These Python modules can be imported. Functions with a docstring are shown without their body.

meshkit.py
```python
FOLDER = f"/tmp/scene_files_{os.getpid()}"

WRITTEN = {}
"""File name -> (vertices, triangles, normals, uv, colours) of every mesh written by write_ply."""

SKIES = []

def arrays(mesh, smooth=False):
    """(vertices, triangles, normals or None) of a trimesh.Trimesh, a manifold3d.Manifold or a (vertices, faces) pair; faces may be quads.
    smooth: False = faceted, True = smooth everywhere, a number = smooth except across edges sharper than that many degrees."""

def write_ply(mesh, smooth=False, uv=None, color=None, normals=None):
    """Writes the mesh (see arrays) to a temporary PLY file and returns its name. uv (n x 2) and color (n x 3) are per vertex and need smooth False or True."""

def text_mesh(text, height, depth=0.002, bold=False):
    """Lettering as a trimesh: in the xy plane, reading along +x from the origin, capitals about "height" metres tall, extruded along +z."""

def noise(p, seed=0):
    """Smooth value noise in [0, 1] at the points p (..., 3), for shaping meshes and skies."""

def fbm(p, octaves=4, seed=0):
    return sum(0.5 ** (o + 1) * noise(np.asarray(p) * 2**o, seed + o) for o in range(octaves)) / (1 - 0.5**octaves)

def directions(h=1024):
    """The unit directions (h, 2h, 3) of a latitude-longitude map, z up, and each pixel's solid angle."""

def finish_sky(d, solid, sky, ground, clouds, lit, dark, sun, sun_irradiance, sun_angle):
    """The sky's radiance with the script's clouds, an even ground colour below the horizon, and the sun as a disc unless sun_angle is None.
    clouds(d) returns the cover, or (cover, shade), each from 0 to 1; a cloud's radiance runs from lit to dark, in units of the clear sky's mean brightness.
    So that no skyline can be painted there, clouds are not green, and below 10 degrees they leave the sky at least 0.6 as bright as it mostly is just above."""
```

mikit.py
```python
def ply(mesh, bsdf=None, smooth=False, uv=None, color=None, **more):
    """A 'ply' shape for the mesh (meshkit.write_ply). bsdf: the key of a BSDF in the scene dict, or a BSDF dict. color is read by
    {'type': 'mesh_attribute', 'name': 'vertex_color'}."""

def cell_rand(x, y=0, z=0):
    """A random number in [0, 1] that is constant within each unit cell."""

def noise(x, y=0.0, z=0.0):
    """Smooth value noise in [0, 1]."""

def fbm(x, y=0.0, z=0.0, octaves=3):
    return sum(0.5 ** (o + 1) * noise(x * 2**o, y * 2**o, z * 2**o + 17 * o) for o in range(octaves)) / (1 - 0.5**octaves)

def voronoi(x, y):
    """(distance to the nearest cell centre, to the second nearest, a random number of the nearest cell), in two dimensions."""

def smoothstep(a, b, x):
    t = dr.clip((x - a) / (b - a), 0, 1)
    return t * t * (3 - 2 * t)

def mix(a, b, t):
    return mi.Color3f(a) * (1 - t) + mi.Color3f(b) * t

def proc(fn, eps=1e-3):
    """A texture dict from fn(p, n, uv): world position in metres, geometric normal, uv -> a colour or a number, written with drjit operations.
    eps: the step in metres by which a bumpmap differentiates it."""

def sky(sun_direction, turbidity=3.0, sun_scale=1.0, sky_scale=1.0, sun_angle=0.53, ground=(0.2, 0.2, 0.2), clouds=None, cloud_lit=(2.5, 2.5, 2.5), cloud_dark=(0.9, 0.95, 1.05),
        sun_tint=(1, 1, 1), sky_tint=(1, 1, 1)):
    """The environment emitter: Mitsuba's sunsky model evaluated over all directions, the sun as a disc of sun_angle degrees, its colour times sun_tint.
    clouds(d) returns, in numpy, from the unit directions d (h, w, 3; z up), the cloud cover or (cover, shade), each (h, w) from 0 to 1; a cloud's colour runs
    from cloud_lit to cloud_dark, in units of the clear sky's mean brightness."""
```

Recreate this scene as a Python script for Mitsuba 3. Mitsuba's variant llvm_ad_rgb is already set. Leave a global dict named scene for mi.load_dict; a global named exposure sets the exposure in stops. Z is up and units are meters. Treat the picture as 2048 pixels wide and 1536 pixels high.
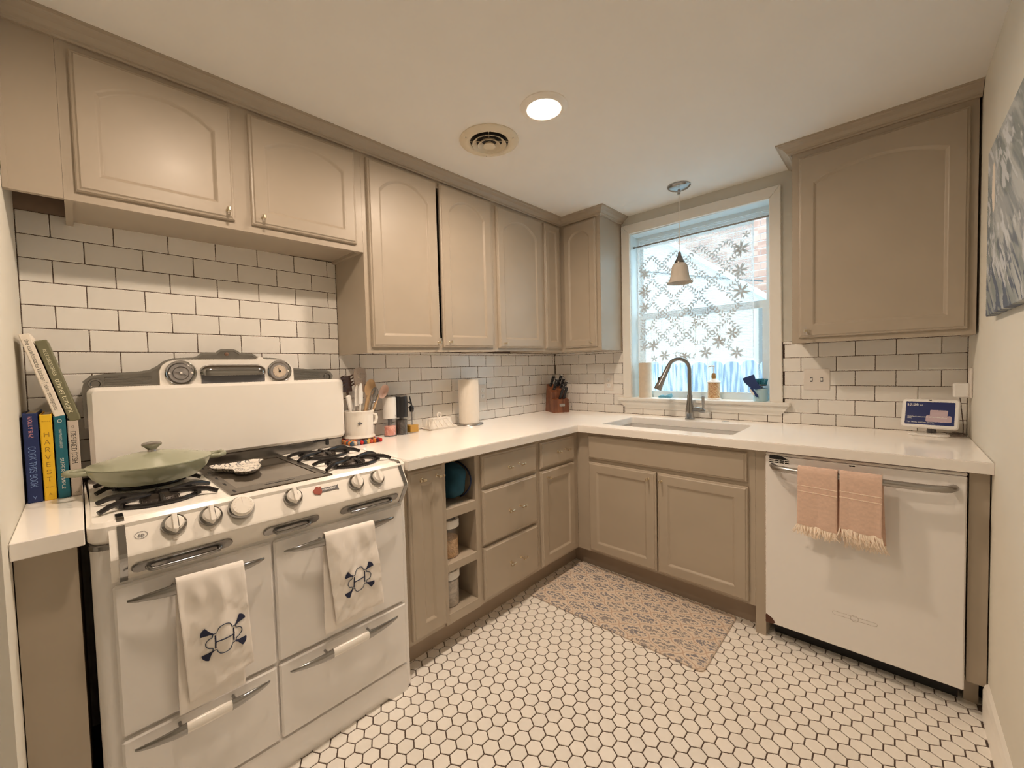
import math, random
import numpy as np
import trimesh
import mitsuba as mi
import drjit as dr
import shapely.geometry as sg
from shapely import affinity
from scipy.spatial import ConvexHull
import meshkit, mikit
from mikit import proc, noise, fbm, voronoi, cell_rand, smoothstep, mix

random.seed(7)
rng = np.random.default_rng(11)
T = mi.ScalarTransform4f
scene, labels = {}, {}

# ------------------------------------------------------------------ camera, sky, lamps, exposure
CAM = np.array([2.1227, -2.7967, 1.2706])
FOCAL_PX = 813.79
_base = np.array([[1, 1, 0], [0, 0, -1], [-1, 1, 0]], float)
_base[0] /= math.sqrt(2)
_base[2] /= math.sqrt(2)
_rv = np.array([0.0374, -0.0310, -0.0262])


def rot_vec(v):
    a = np.linalg.norm(v)
    k = v / a
    K = np.array([[0, -k[2], k[1]], [k[2], 0, -k[0]], [-k[1], k[0], 0]])
    return np.eye(3) + math.sin(a) * K + (1 - math.cos(a)) * K @ K


CR = rot_vec(_rv) @ _base          # rows: right, down, forward
M = np.eye(4)
M[:3, 0], M[:3, 1], M[:3, 2], M[:3, 3] = -CR[0], -CR[1], CR[2], CAM
scene['camera'] = {'type': 'perspective', 'fov': 2 * math.degrees(math.atan(1024 / FOCAL_PX)), 'fov_axis': 'x',
                   'near_clip': 0.01, 'far_clip': 200.0, 'to_world': T(M.tolist())}
exposure = 0.28
LAMP = np.array([1.0, 0.79, 0.60]) * 355.0
LAMP2 = np.array([1.0, 0.79, 0.60]) * 295.0


def overcast(d):
    n = meshkit.fbm(d * 2.5, 3, seed=4)
    return 0.75 + 0.25 * n, 0.55 * n


scene['sky'] = mikit.sky((0.55, 0.35, 0.75), turbidity=4.0, sun_scale=0.6, sky_scale=13.0, ground=(0.3, 0.3, 0.28), clouds=overcast,
                         cloud_lit=(1.6, 2.3, 2.6), cloud_dark=(1.05, 1.5, 1.75), sky_tint=(0.8, 1.0, 1.05))

# ------------------------------------------------------------------ materials


def rgb(*c):
    return {'type': 'rgb', 'value': [float(x) for x in c]}


def mat(name, color, rough=0.5, metallic=0.0, spec=0.5, **kw):
    c = color if isinstance(color, dict) else rgb(*color)
    scene[name] = {'type': 'twosided', 'bsdf': {'type': 'principled', 'base_color': c, 'roughness': rough, 'metallic': metallic, 'specular': spec, **kw}}
    return name


def varied(c, amount, scale, stretch=(1, 1, 1)):
    c = np.array(c, float)

    def fn(p, n, uv):
        v = fbm(p.x * scale * stretch[0], p.y * scale * stretch[1], p.z * scale * stretch[2], 3)
        return mi.Color3f(*[float(x) for x in c]) * (1 + amount * (v - 0.5))
    return proc(fn)


M_PAINT = mat('m_cabinet_paint', varied((0.395, 0.335, 0.266), 0.10, 6.0), 0.42, clearcoat=0.15, clearcoat_gloss=0.75)
M_PAINT_IN = mat('m_cabinet_inside', (0.40, 0.345, 0.275), 0.6)
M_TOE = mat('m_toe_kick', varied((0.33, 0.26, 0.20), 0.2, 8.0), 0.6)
M_WALL = mat('m_wall_paint', varied((0.57, 0.555, 0.50), 0.05, 9.0), 0.75)
M_CEIL = mat('m_ceiling_paint', varied((0.80, 0.79, 0.765), 0.04, 7.0), 0.8)
M_TRIMW = mat('m_white_trim', (0.80, 0.78, 0.735), 0.4)
M_GROUT = mat('m_grout', (0.085, 0.06, 0.045), 0.9)
for i, k in enumerate((0.80, 0.83, 0.78)):
    mat(f'm_subway_{i}', (k, k * 0.975, k * 0.93), 0.16, spec=0.55)
for i, k in enumerate((0.86, 0.83, 0.88)):
    mat(f'm_hex_{i}', (k, k * 0.965, k * 0.91), 0.3)
M_COUNTER = mat('m_quartz', varied((0.83, 0.80, 0.765), 0.05, 5.0), 0.13, spec=0.55)
M_ENAMEL = mat('m_enamel', (0.84, 0.81, 0.765), 0.20, spec=0.5)
M_ENAMEL2 = mat('m_enamel_door', (0.80, 0.785, 0.775), 0.22, spec=0.5)
M_CHROME = mat('m_chrome', (0.36, 0.355, 0.35), 0.09, 1.0)
M_CHROME_D = mat('m_chrome_worn', varied((0.30, 0.29, 0.28), 0.6, 30.0), 0.22, 1.0)
M_STEEL = mat('m_brushed_steel', (0.46, 0.44, 0.42), 0.28, 1.0)
M_IRON = mat('m_cast_iron', (0.012, 0.010, 0.010), 0.28, spec=0.5)
M_BLACK = mat('m_black', (0.008, 0.008, 0.009), 0.5)
M_BLACKP = mat('m_black_plastic', (0.015, 0.015, 0.017), 0.3)
M_BRASS = mat('m_brass', (0.74, 0.64, 0.47), 0.22, 1.0)
scene['m_acrylic'] = {'type': 'dielectric', 'int_ior': 1.49}
scene['m_glass'] = {'type': 'thindielectric', 'int_ior': 1.5}
M_WHITE = mat('m_white_plastic', (0.82, 0.81, 0.79), 0.35)
M_CERAMIC = mat('m_white_ceramic', (0.84, 0.80, 0.74), 0.15, spec=0.55, clearcoat=0.4, clearcoat_gloss=0.9)
M_SAGE = mat('m_sage_enamel', varied((0.30, 0.315, 0.225), 0.12, 12.0), 0.2, spec=0.5, clearcoat=0.5, clearcoat_gloss=0.95)
M_COTTON = mat('m_white_cotton', varied((0.84, 0.80, 0.76), 0.08, 35.0), 0.9, sheen=0.4)
M_NAVY = mat('m_navy', (0.012, 0.018, 0.055), 0.7)
M_PINK = mat('m_pink_terry', varied((0.66, 0.475, 0.385), 0.22, 120.0), 0.95, sheen=0.5)
M_STRIPE = mat('m_pale_stripe', (0.84, 0.68, 0.56), 0.95)
M_FRINGE = mat('m_cream_thread', (0.90, 0.80, 0.69), 0.95)
M_TEAL = mat('m_teal_cloth', varied((0.012, 0.075, 0.125), 0.5, 25.0), 0.85, sheen=0.3)
M_SCREEN = mat('m_screen_blue', (0.018, 0.03, 0.14), 0.15)
M_LILAC = mat('m_screen_lilac', (0.52, 0.40, 0.46), 0.4)
M_PLATE = mat('m_switch_plate', (0.74, 0.69, 0.64), 0.35)
M_VENT = mat('m_vent_cream', (0.70, 0.63, 0.50), 0.5)
M_GREY = mat('m_grey_dark', (0.12, 0.12, 0.13), 0.45)
M_STEELBLADE = mat('m_blade', (0.7, 0.7, 0.7), 0.18, 1.0)


def wood_fn(p, n, uv):
    v = fbm(p.x * 22 + p.y * 6, p.y * 22, p.z * 5, 4)
    w = smoothstep(0.3, 0.75, noise(p.x * 90, p.y * 90, p.z * 6) * 0.5 + v * 0.5)
    return mix((0.13, 0.045, 0.022), (0.29, 0.11, 0.05), w)


M_WOOD = mat('m_walnut', proc(wood_fn), 0.4)
M_BAMBOO = mat('m_spoon_wood', varied((0.62, 0.42, 0.24), 0.3, 20.0, (3, 3, 0.5)), 0.55)
M_BARE = mat('m_bare_wall', varied((0.30, 0.22, 0.17), 0.5, 18.0), 0.85)


def grain_fn(p, n, uv):
    f, s, w = voronoi(p.x * 260 + p.z * 140, p.y * 260 + p.z * 190)
    return mix((0.66, 0.45, 0.26), (0.40, 0.24, 0.12), w)


M_GRAIN = mat('m_grain', proc(grain_fn), 0.8)


def salt_fn(p, n, uv):
    f, s, w = voronoi(p.x * 160 + p.z * 60, p.y * 160 + p.z * 160)
    return mix((0.62, 0.20, 0.15), (0.85, 0.50, 0.42), w)


M_SALT = mat('m_pink_salt', proc(salt_fn), 0.5)


def pepper_fn(p, n, uv):
    f, s, w = voronoi(p.x * 230 + p.z * 120, p.y * 230 + p.z * 230)
    return mix((0.012, 0.010, 0.008), (0.09, 0.07, 0.055), w * smoothstep(0.75, 0.1, f))


M_PEPPER = mat('m_peppercorns', proc(pepper_fn), 0.6)
mat('m_oil', (0.55, 0.29, 0.02), 0.2)


def mat_fn(p, n, uv):
    a = 0.1535                                   # cell pitch of the trellis, along x and y turned by the mat's own axes
    u, v = p.x / a, p.y / (a * 0.80)
    s, t = (u + v), (u - v)
    ws = s + 0.07 * dr.sin(2 * math.pi * t)
    wt = t + 0.07 * dr.sin(2 * math.pi * s)
    ds = dr.abs(ws - dr.floor(ws) - 0.5)
    dt = dr.abs(wt - dr.floor(wt) - 0.5)
    edge = dr.maximum(ds, dt)
    line = smoothstep(0.465, 0.48, edge)
    cu, cv = ws - dr.floor(ws) - 0.5, wt - dr.floor(wt) - 0.5
    x, y = (cu + cv), (cu - cv)
    r = dr.sqrt(x * x + y * y)
    # flower heads
    ink = mi.Float(0)
    for (fx, fy, fr, k) in ((0.0, 0.02, 0.17, 6), (-0.33, 0.20, 0.13, 5), (0.32, 0.24, 0.13, 5), (-0.38, -0.20, 0.12, 5), (0.36, -0.22, 0.12, 5), (0.0, 0.52, 0.13, 5), (0.02, -0.48, 0.12, 5), (-0.62, 0.0, 0.09, 5), (0.62, 0.02, 0.09, 5)):
        dx, dy = x - fx, y - fy
        rr = dr.sqrt(dx * dx + dy * dy)
        th = dr.atan2(dy, dx)
        pet = fr * (0.72 + 0.28 * dr.cos(k * th))
        ink = dr.maximum(ink, smoothstep(pet + 0.012, pet - 0.012, rr) * (0.75 + 0.25 * smoothstep(fr * 0.22, fr * 0.34, rr)))
    # leaf strokes
    lf = smoothstep(0.56, 0.62, noise(x * 11 + 3, y * 11 + y * x * 8, cell_rand(dr.floor(ws), dr.floor(wt))* 9)) * smoothstep(0.80, 0.70, r)
    ink = dr.maximum(ink, lf * 0.85)
    ink = ink * (1 - line) * smoothstep(0.415, 0.385, edge)
    kind = cell_rand(dr.floor(ws) + dr.floor(wt), 3, 1)
    base = mix((0.66, 0.555, 0.465), (0.74, 0.64, 0.545), noise(p.x * 60, p.y * 60))
    col = mix(base, mix((0.13, 0.14, 0.19), (0.22, 0.20, 0.20), kind), ink * 0.9)
    return mix(col, (0.50, 0.36, 0.27), line * 0.8)


M_MAT = mat('m_printed_mat', proc(mat_fn), 0.6)


def paint_fn(p, n, uv):
    y, z = p.y, p.z
    wy = y * 3.4 + 0.8 * fbm(y * 5, z * 5, 2)
    wz = z * 3.4 - y * 2.4
    a = fbm(wy * 2, wz * 5, 1, 4)
    b = fbm(wy * 5 + 9, wz * 12, 4, 3)
    low = smoothstep(1.72, 1.45, z + 0.25 * (a - 0.5))
    c = mix((0.20, 0.225, 0.225), (0.36, 0.38, 0.385), smoothstep(0.38, 0.66, a))
    c = mix(c, (0.085, 0.105, 0.15), smoothstep(0.48, 0.60, b) * (0.25 + 0.75 * low))
    c = mix(c, (0.50, 0.52, 0.55), smoothstep(0.60, 0.72, fbm(wy * 6, wz * 9, 8, 3)) * 0.8)
    # the pale upright figure
    fy, fz = (y + 0.80) / 0.028, (z - 1.80) / 0.085
    fig = smoothstep(1.15, 0.8, fy * fy + fz * fz + 0.7 * (noise(y * 60, z * 60) - 0.5))
    return mix(c, (0.62, 0.55, 0.47), fig)


M_ART = mat('m_painting', proc(paint_fn), 0.6)


def brick_fn(p, n, uv):
    k = cell_rand(dr.floor(p.x / 0.21), dr.floor(p.z / 0.075))
    return mix((0.50, 0.26, 0.20), (0.70, 0.45, 0.36), k)


M_BRICK = mat('m_brick', proc(brick_fn), 0.9)


def fence_fn(p, n, uv):
    g = fbm(p.x * 70, p.y * 9, p.z * 4, 4)
    return mix((0.30, 0.40, 0.56), (0.80, 0.86, 0.90), smoothstep(0.32, 0.62, g))


M_FENCE = mat('m_fence_wood', proc(fence_fn), 0.9)
M_SIDING = mat('m_pale_siding', (0.74, 0.70, 0.64), 0.8)
M_ROOF = mat('m_pale_roof', (0.78, 0.80, 0.80), 0.7)
M_GROUND = mat('m_yard', varied((0.34, 0.33, 0.28), 0.4, 3.0), 0.95)
M_VINYL_SKYLIT = mat('m_vinyl', (0.70, 0.80, 0.85), 0.35)  # white vinyl with the blue of the daylight mixed into its colour
scene['m_lace'] = {'type': 'principledthin', 'base_color': rgb(0.60, 0.61, 0.61), 'roughness': 0.9, 'diff_trans': 0.55, 'spec_trans': 0.0}
scene['m_lace_net'] = {'type': 'principledthin', 'base_color': rgb(0.92, 0.93, 0.93), 'roughness': 0.9, 'diff_trans': 1.1, 'spec_trans': 0.0}
scene['m_opal'] = {'type': 'principledthin', 'base_color': rgb(0.66, 0.61, 0.55), 'roughness': 0.25, 'diff_trans': 0.25, 'spec_trans': 0.0}
M_TAN = mat('m_tan_speckle', varied((0.62, 0.52, 0.41), 0.15, 60.0), 0.7)
M_CUP = mat('m_pale_blue', (0.42, 0.62, 0.70), 0.3)
M_BRISTLE = mat('m_teal_bristle', (0.03, 0.20, 0.28), 0.6)
M_BLUEPL = mat('m_sky_blue', (0.16, 0.42, 0.58), 0.35)
M_NAVYPL = mat('m_navy_plastic', (0.010, 0.035, 0.15), 0.5)
M_NICKEL = mat('m_dark_nickel', (0.27, 0.25, 0.235), 0.3, 1.0)


def amber_fn(p, n, uv):
    th = dr.atan2(p.y - 0.045, p.x - 1.262)
    u, v = th * 0.032 / 0.017, p.z / 0.017
    s, t = u + v, u - v
    d = dr.maximum(dr.abs(s - 2 * dr.floor(s / 2) - 1), dr.abs(t - 2 * dr.floor(t / 2) - 1))
    ring = smoothstep(0.80, 0.9, d) + smoothstep(0.34, 0.42, d) * smoothstep(0.62, 0.54, d)
    return mix((0.40, 0.16, 0.03), (0.82, 0.66, 0.44), dr.clip(ring, 0, 1))


M_AMBER = mat('m_amber_lattice', proc(amber_fn), 0.25)


def flower_fn(p, n, uv):
    u, v = p.x * 44, p.y * 44
    f, s, w = voronoi(u, v)
    ink = smoothstep(0.42, 0.36, f) * smoothstep(0.20, 0.27, f) * 0.85
    return mix((0.84, 0.79, 0.72), (0.025, 0.03, 0.06), ink)


M_REST = mat('m_printed_ceramic', proc(flower_fn), 0.2)


def gauge_fn(p, n, uv):
    return mi.Color3f(0.26, 0.245, 0.24) * (0.8 + 0.4 * fbm(p.y * 90, p.z * 90, 1, 3))


M_GAUGE = mat('m_gauge_grey', proc(gauge_fn), 0.3)
M_DIAL = mat('m_gauge_cream', (0.62, 0.52, 0.42), 0.4)
M_REDBR = mat('m_red_brown', (0.30, 0.07, 0.045), 0.4)
M_GRIDDLE = mat('m_griddle', varied((0.13, 0.11, 0.09), 0.5, 14.0), 0.22, 0.75)
M_LUSTRE = mat('m_griddle_plate', varied((0.22, 0.185, 0.15), 0.3, 9.0), 0.07, 0.85)

M_RUSTY = mat('m_rusty_chrome', varied((0.20, 0.12, 0.085), 0.9, 160.0), 0.5, 0.5)

# ------------------------------------------------------------------ mesh helpers


def mesh(v, f):
    return trimesh.Trimesh(np.asarray(v, float), np.asarray(f, int), process=False)


def join(*ms):
    ms = [m for m in ms if m is not None]
    return trimesh.util.concatenate(ms)


def hull(pts):
    pts = np.asarray(pts, float)
    h = ConvexHull(pts)
    f = h.simplices.copy()
    c = pts[h.vertices].mean(0)
    a, b, d = pts[f[:, 0]], pts[f[:, 1]], pts[f[:, 2]]
    n = np.cross(b - a, d - a)
    flip = ((a - c) * n).sum(1) < 0
    f[flip] = f[flip][:, ::-1]
    used, inv = np.unique(f, return_inverse=True)
    return mesh(pts[used], inv.reshape(-1, 3))


def box(x0, x1, y0, y1, z0, z1, c=0.0):
    x0, x1 = min(x0, x1), max(x0, x1)
    y0, y1 = min(y0, y1), max(y0, y1)
    z0, z1 = min(z0, z1), max(z0, z1)
    if c <= 0:
        m = trimesh.creation.box((x1 - x0, y1 - y0, z1 - z0))
        m.apply_translation(((x0 + x1) / 2, (y0 + y1) / 2, (z0 + z1) / 2))
        return m
    p = []
    for x, sx in ((x0, 1), (x1, -1)):
        for y, sy in ((y0, 1), (y1, -1)):
            for z, sz in ((z0, 1), (z1, -1)):
                p += [(x, y + sy * c, z + sz * c), (x + sx * c, y, z + sz * c), (x + sx * c, y + sy * c, z)]
    return hull(p)


def rounded(w, h, r, n=6):
    """Outline of a rounded rectangle centred on the origin."""
    o = []
    for cx, cy, a in ((w / 2 - r, h / 2 - r, 0), (-w / 2 + r, h / 2 - r, 90), (-w / 2 + r, -h / 2 + r, 180), (w / 2 - r, -h / 2 + r, 270)):
        for k in range(n + 1):
            t = math.radians(a + 90 * k / n)
            o.append((cx + r * math.cos(t), cy + r * math.sin(t)))
    return np.array(o)


def slab(outline, z0, z1, c=0.0):
    """Convex outline between two heights, its rims chamfered by c."""
    o = np.asarray(outline, float)
    ctr = o.mean(0)
    if c > 0:
        q = np.array(sg.Polygon(o).buffer(-c, join_style='mitre').exterior.coords)
        pts = [(*p, z0) for p in q] + [(*p, z1) for p in q] + [(*p, z0 + c) for p in o] + [(*p, z1 - c) for p in o]
    else:
        pts = [(*p, z0) for p in o] + [(*p, z1) for p in o]
    return hull(pts)


def extr(poly, h, z0=0.0):
    if not isinstance(poly, (sg.Polygon, sg.MultiPolygon)):
        poly = sg.Polygon(poly)
    ms = [trimesh.creation.extrude_polygon(g, h, engine='earcut') for g in getattr(poly, 'geoms', [poly])]
    m = join(*ms)
    m.apply_translation((0, 0, z0))
    return m


def lathe(profile, n=32, at=(0, 0, 0)):
    """Turns (radius, height) pairs about the z axis; ends on the axis close it."""
    pr = np.asarray(profile, float)
    a = np.arange(n) * 2 * np.pi / n
    v = np.stack([pr[:, None, 0] * np.cos(a), pr[:, None, 0] * np.sin(a), np.broadcast_to(pr[:, None, 1], (len(pr), n))], -1).reshape(-1, 3)
    f = []
    for i in range(len(pr) - 1):
        for k in range(n):
            p, q, r, s = i * n + k, i * n + (k + 1) % n, (i + 1) * n + (k + 1) % n, (i + 1) * n + k
            if pr[i, 0] > 1e-9:
                f.append((p, q, r))
            if pr[i + 1, 0] > 1e-9:
                f.append((p, r, s))
    m = mesh(v + np.asarray(at), f)
    return m


def tube(path, r, n=12, caps=True):
    p = np.asarray(path, float)
    r = np.broadcast_to(np.asarray(r, float), (len(p),))
    t = np.gradient(p, axis=0)
    t /= np.linalg.norm(t, axis=1, keepdims=True) + 1e-12
    ref = np.array([0, 0, 1.0]) if abs(t[0, 2]) < 0.9 else np.array([1.0, 0, 0])
    a = np.cross(t[0], ref)
    a /= np.linalg.norm(a)
    A = [a]
    for i in range(1, len(p)):
        a = A[-1] - t[i] * (A[-1] @ t[i])
        A.append(a / (np.linalg.norm(a) + 1e-12))
    A = np.array(A)
    B = np.cross(t, A)
    th = np.arange(n) * 2 * np.pi / n
    v = (p[:, None] + r[:, None, None] * (np.cos(th)[None, :, None] * A[:, None] + np.sin(th)[None, :, None] * B[:, None])).reshape(-1, 3)
    f = []
    for i in range(len(p) - 1):
        for k in range(n):
            a_, b_, c_, d_ = i * n + k, i * n + (k + 1) % n, (i + 1) * n + (k + 1) % n, (i + 1) * n + k
            f += [(a_, b_, c_), (a_, c_, d_)]
    if caps:
        v = np.vstack([v, p[0], p[-1]])
        e, l = len(v) - 2, (len(p) - 1) * n
        for k in range(n):
            f += [(e, (k + 1) % n, k), (len(v) - 1, l + k, l + (k + 1) % n)]
    return mesh(v, f)


def loft(loops, cap0=True, cap1=True):
    """Stitches loops of equal length; caps are fans (convex ends)."""
    n = len(loops[0])
    v = np.vstack([np.asarray(l, float) for l in loops])
    f = []
    for i in range(len(loops) - 1):
        for k in range(n):
            a, b, c, d = i * n + k, i * n + (k + 1) % n, (i + 1) * n + (k + 1) % n, (i + 1) * n + k
            f += [(a, b, c), (a, c, d)]
    for want, i, rev in ((cap0, 0, True), (cap1, len(loops) - 1, False)):
        if want:
            v = np.vstack([v, np.asarray(loops[i], float).mean(0)])
            e = len(v) - 1
            for k in range(n):
                t = (e, i * n + k, i * n + (k + 1) % n)
                f.append(t[::-1] if rev else t)
    return mesh(v, f)


def grid(P):
    """A (rows, columns, 3) array of points as a surface."""
    P = np.asarray(P, float)
    r, c = P.shape[:2]
    i, j = np.meshgrid(np.arange(r - 1), np.arange(c - 1), indexing='ij')
    a = (i * c + j).ravel()
    return mesh(P.reshape(-1, 3), np.vstack([np.stack([a, a + 1, a + c + 1], 1), np.stack([a, a + c + 1, a + c], 1)]))


def thick(P, t):
    """A closed cloth: the surface P and its copy pushed along the normals by t."""
    P = np.asarray(P, float)
    s = grid(P)
    n = np.array(s.vertex_normals)
    v = np.vstack([s.vertices, s.vertices - n * t])
    f = np.array(s.faces)
    k = len(s.vertices)
    r, c = P.shape[:2]
    idx = np.arange(r * c).reshape(r, c)
    ring = np.concatenate([idx[0, :], idx[1:, -1], idx[-1, -2::-1], idx[-2:0:-1, 0]])
    nx = np.roll(ring, -1)
    side = np.vstack([np.stack([ring, ring + k, nx + k], 1), np.stack([ring, nx + k, nx], 1)])
    return mesh(v, np.vstack([f, f[:, ::-1] + k, side]))


def moved(m, mat4=None, loc=None):
    m = m.copy()
    if mat4 is not None:
        m.apply_transform(mat4)
    if loc is not None:
        m.apply_translation(loc)
    return m


def frame(x_axis, y_axis, z_axis, o):
    A = np.eye(4)
    A[:3, 0], A[:3, 1], A[:3, 2], A[:3, 3] = x_axis, y_axis, z_axis, o
    return A


def on_left(x, y, z):      # local x to the right, y up, z out of the stove wall (+x of the room)
    return frame((0, 1, 0), (0, 0, 1), (1, 0, 0), (x, y, z))


def on_back(x, y, z):      # the same on the window wall
    return frame((1, 0, 0), (0, 0, 1), (0, -1, 0), (x, y, z))


def rotz(a, o=(0, 0, 0)):
    return trimesh.transformations.rotation_matrix(math.radians(a), (0, 0, 1), o)


def rot(a, axis, o=(0, 0, 0)):
    return trimesh.transformations.rotation_matrix(math.radians(a), axis, o)


# ------------------------------------------------------------------ names, things, parts
used = {}


def key_of(name, parent=None):
    k = f'{parent}__{name}' if parent else name
    used[k] = used.get(k, -1) + 1
    return k if used[k] == 0 else f'{k}_{used[k]:03d}'


def obj(name, m, material, parent=None, smooth=False, label=None, kind=None, **kw):
    k = key_of(name, parent)
    scene[k] = mikit.ply(m, material, smooth, **kw)
    d = {}
    if label:
        d['label'] = label
    if kind:
        d['kind'] = kind
    if d:
        labels[k] = d
    return k


def thing(name, label, cat, group=None):
    k = key_of(name)
    labels[k] = {'label': label, 'category': cat}
    if group:
        labels[k]['group'] = group
    return k


def single(name, m, material, label, cat, smooth=False, group=None):
    k = obj(name, m, material, None, smooth)
    labels[k] = {'label': label, 'category': cat}
    if group:
        labels[k]['group'] = group
    return k


def struct(name, m, material, parent=None, label=None, smooth=False):
    return obj(name, m, material, parent, smooth, label, 'structure' if parent is None else None)


def text(s, h, A, depth=0.0006, bold=False, spread=None):
    """Lettering: A places its xy plane; the text is centred on the origin, reading along x."""
    m = meshkit.text_mesh(s, h, depth, bold)
    b = m.bounds
    m.apply_translation((-(b[0, 0] + b[1, 0]) / 2, -h / 2, 0))
    if spread:
        m.apply_scale((spread / (b[1, 0] - b[0, 0]), 1, 1))
    m.apply_transform(A)
    return m


# ------------------------------------------------------------------ room shell
RX = 2.37               # right wall
LY = -2.92              # short wall left of the stove
P, Q = 0.0787, 0.1566   # subway tile pitches
Z0 = 1.37               # a course line of the tiles
CT = 0.9135             # counter top


def ceil_z(x, y):
    return 2.362 + 0.0105 * y - 0.006 * x


cv = [(x, y, ceil_z(x, y) + dz) for dz in (0, 0.1) for x, y in ((-0.15, 0.15), (-0.15, -4.75), (2.52, -4.75), (2.52, 0.15))]
struct('ceiling', hull(cv), M_CEIL)
struct('wall_left', box(-0.12, -0.010, -3.06, 0.14, -0.05, 2.42), M_WALL)
WX0, WX1, WZ0, WZ1 = 0.708, 1.592, 1.018, 2.222     # window opening
struct('wall_back', join(box(-0.12, WX0, 0.010, 0.14, -0.05, 2.42), box(WX1, 2.49, 0.010, 0.14, -0.05, 2.42),
                         box(WX0, WX1, 0.010, 0.14, -0.05, WZ0), box(WX0, WX1, 0.010, 0.14, WZ1, 2.42)), M_WALL)
struct('wall_right', box(RX, RX + 0.12, -4.7, 0.14, -0.05, 2.42), M_WALL)
struct('wall_front', join(box(-0.12, 0.80, -3.04, LY, -0.05, 2.42), box(0.68, 0.80, -4.7, -3.04, -0.05, 2.42), box(0.68, 2.49, -4.72, -4.6, -0.05, 2.42)), M_WALL)
struct('wall_left__bare_patch', box(-0.010, -0.003, LY, -2.792, 1.842, 1.905), M_BARE, label='bare brown plaster strip above the tiles')
# painted wall above the window-wall tiles comes flush with the tile bed
struct('wall_back__plaster', join(box(0.0, 0.655, -0.0015, 0.010, 1.386, 2.40), box(0.655, 1.60, -0.0015, 0.010, WZ1, 2.40), box(1.60, RX, -0.0015, 0.010, 1.386, 2.40)), M_WALL)
fl = struct('floor', box(-0.1, 2.49, -4.7, 0.1, -0.06, -0.0022), M_GROUT)

# hexagon tiles
HP = 0.0550
HX, HY = 0.895, -1.951


def hex_tile(r, h, c):
    a = np.radians(np.arange(6) * 60 + 90)
    lo = [(r * math.cos(t), r * math.sin(t), -h) for t in a]
    mid = [(r * math.cos(t), r * math.sin(t), -c) for t in a]
    top = [((r - c) * math.cos(t), (r - c) * math.sin(t), 0) for t in a]
    return loft([lo, mid, top], cap0=False)


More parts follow.
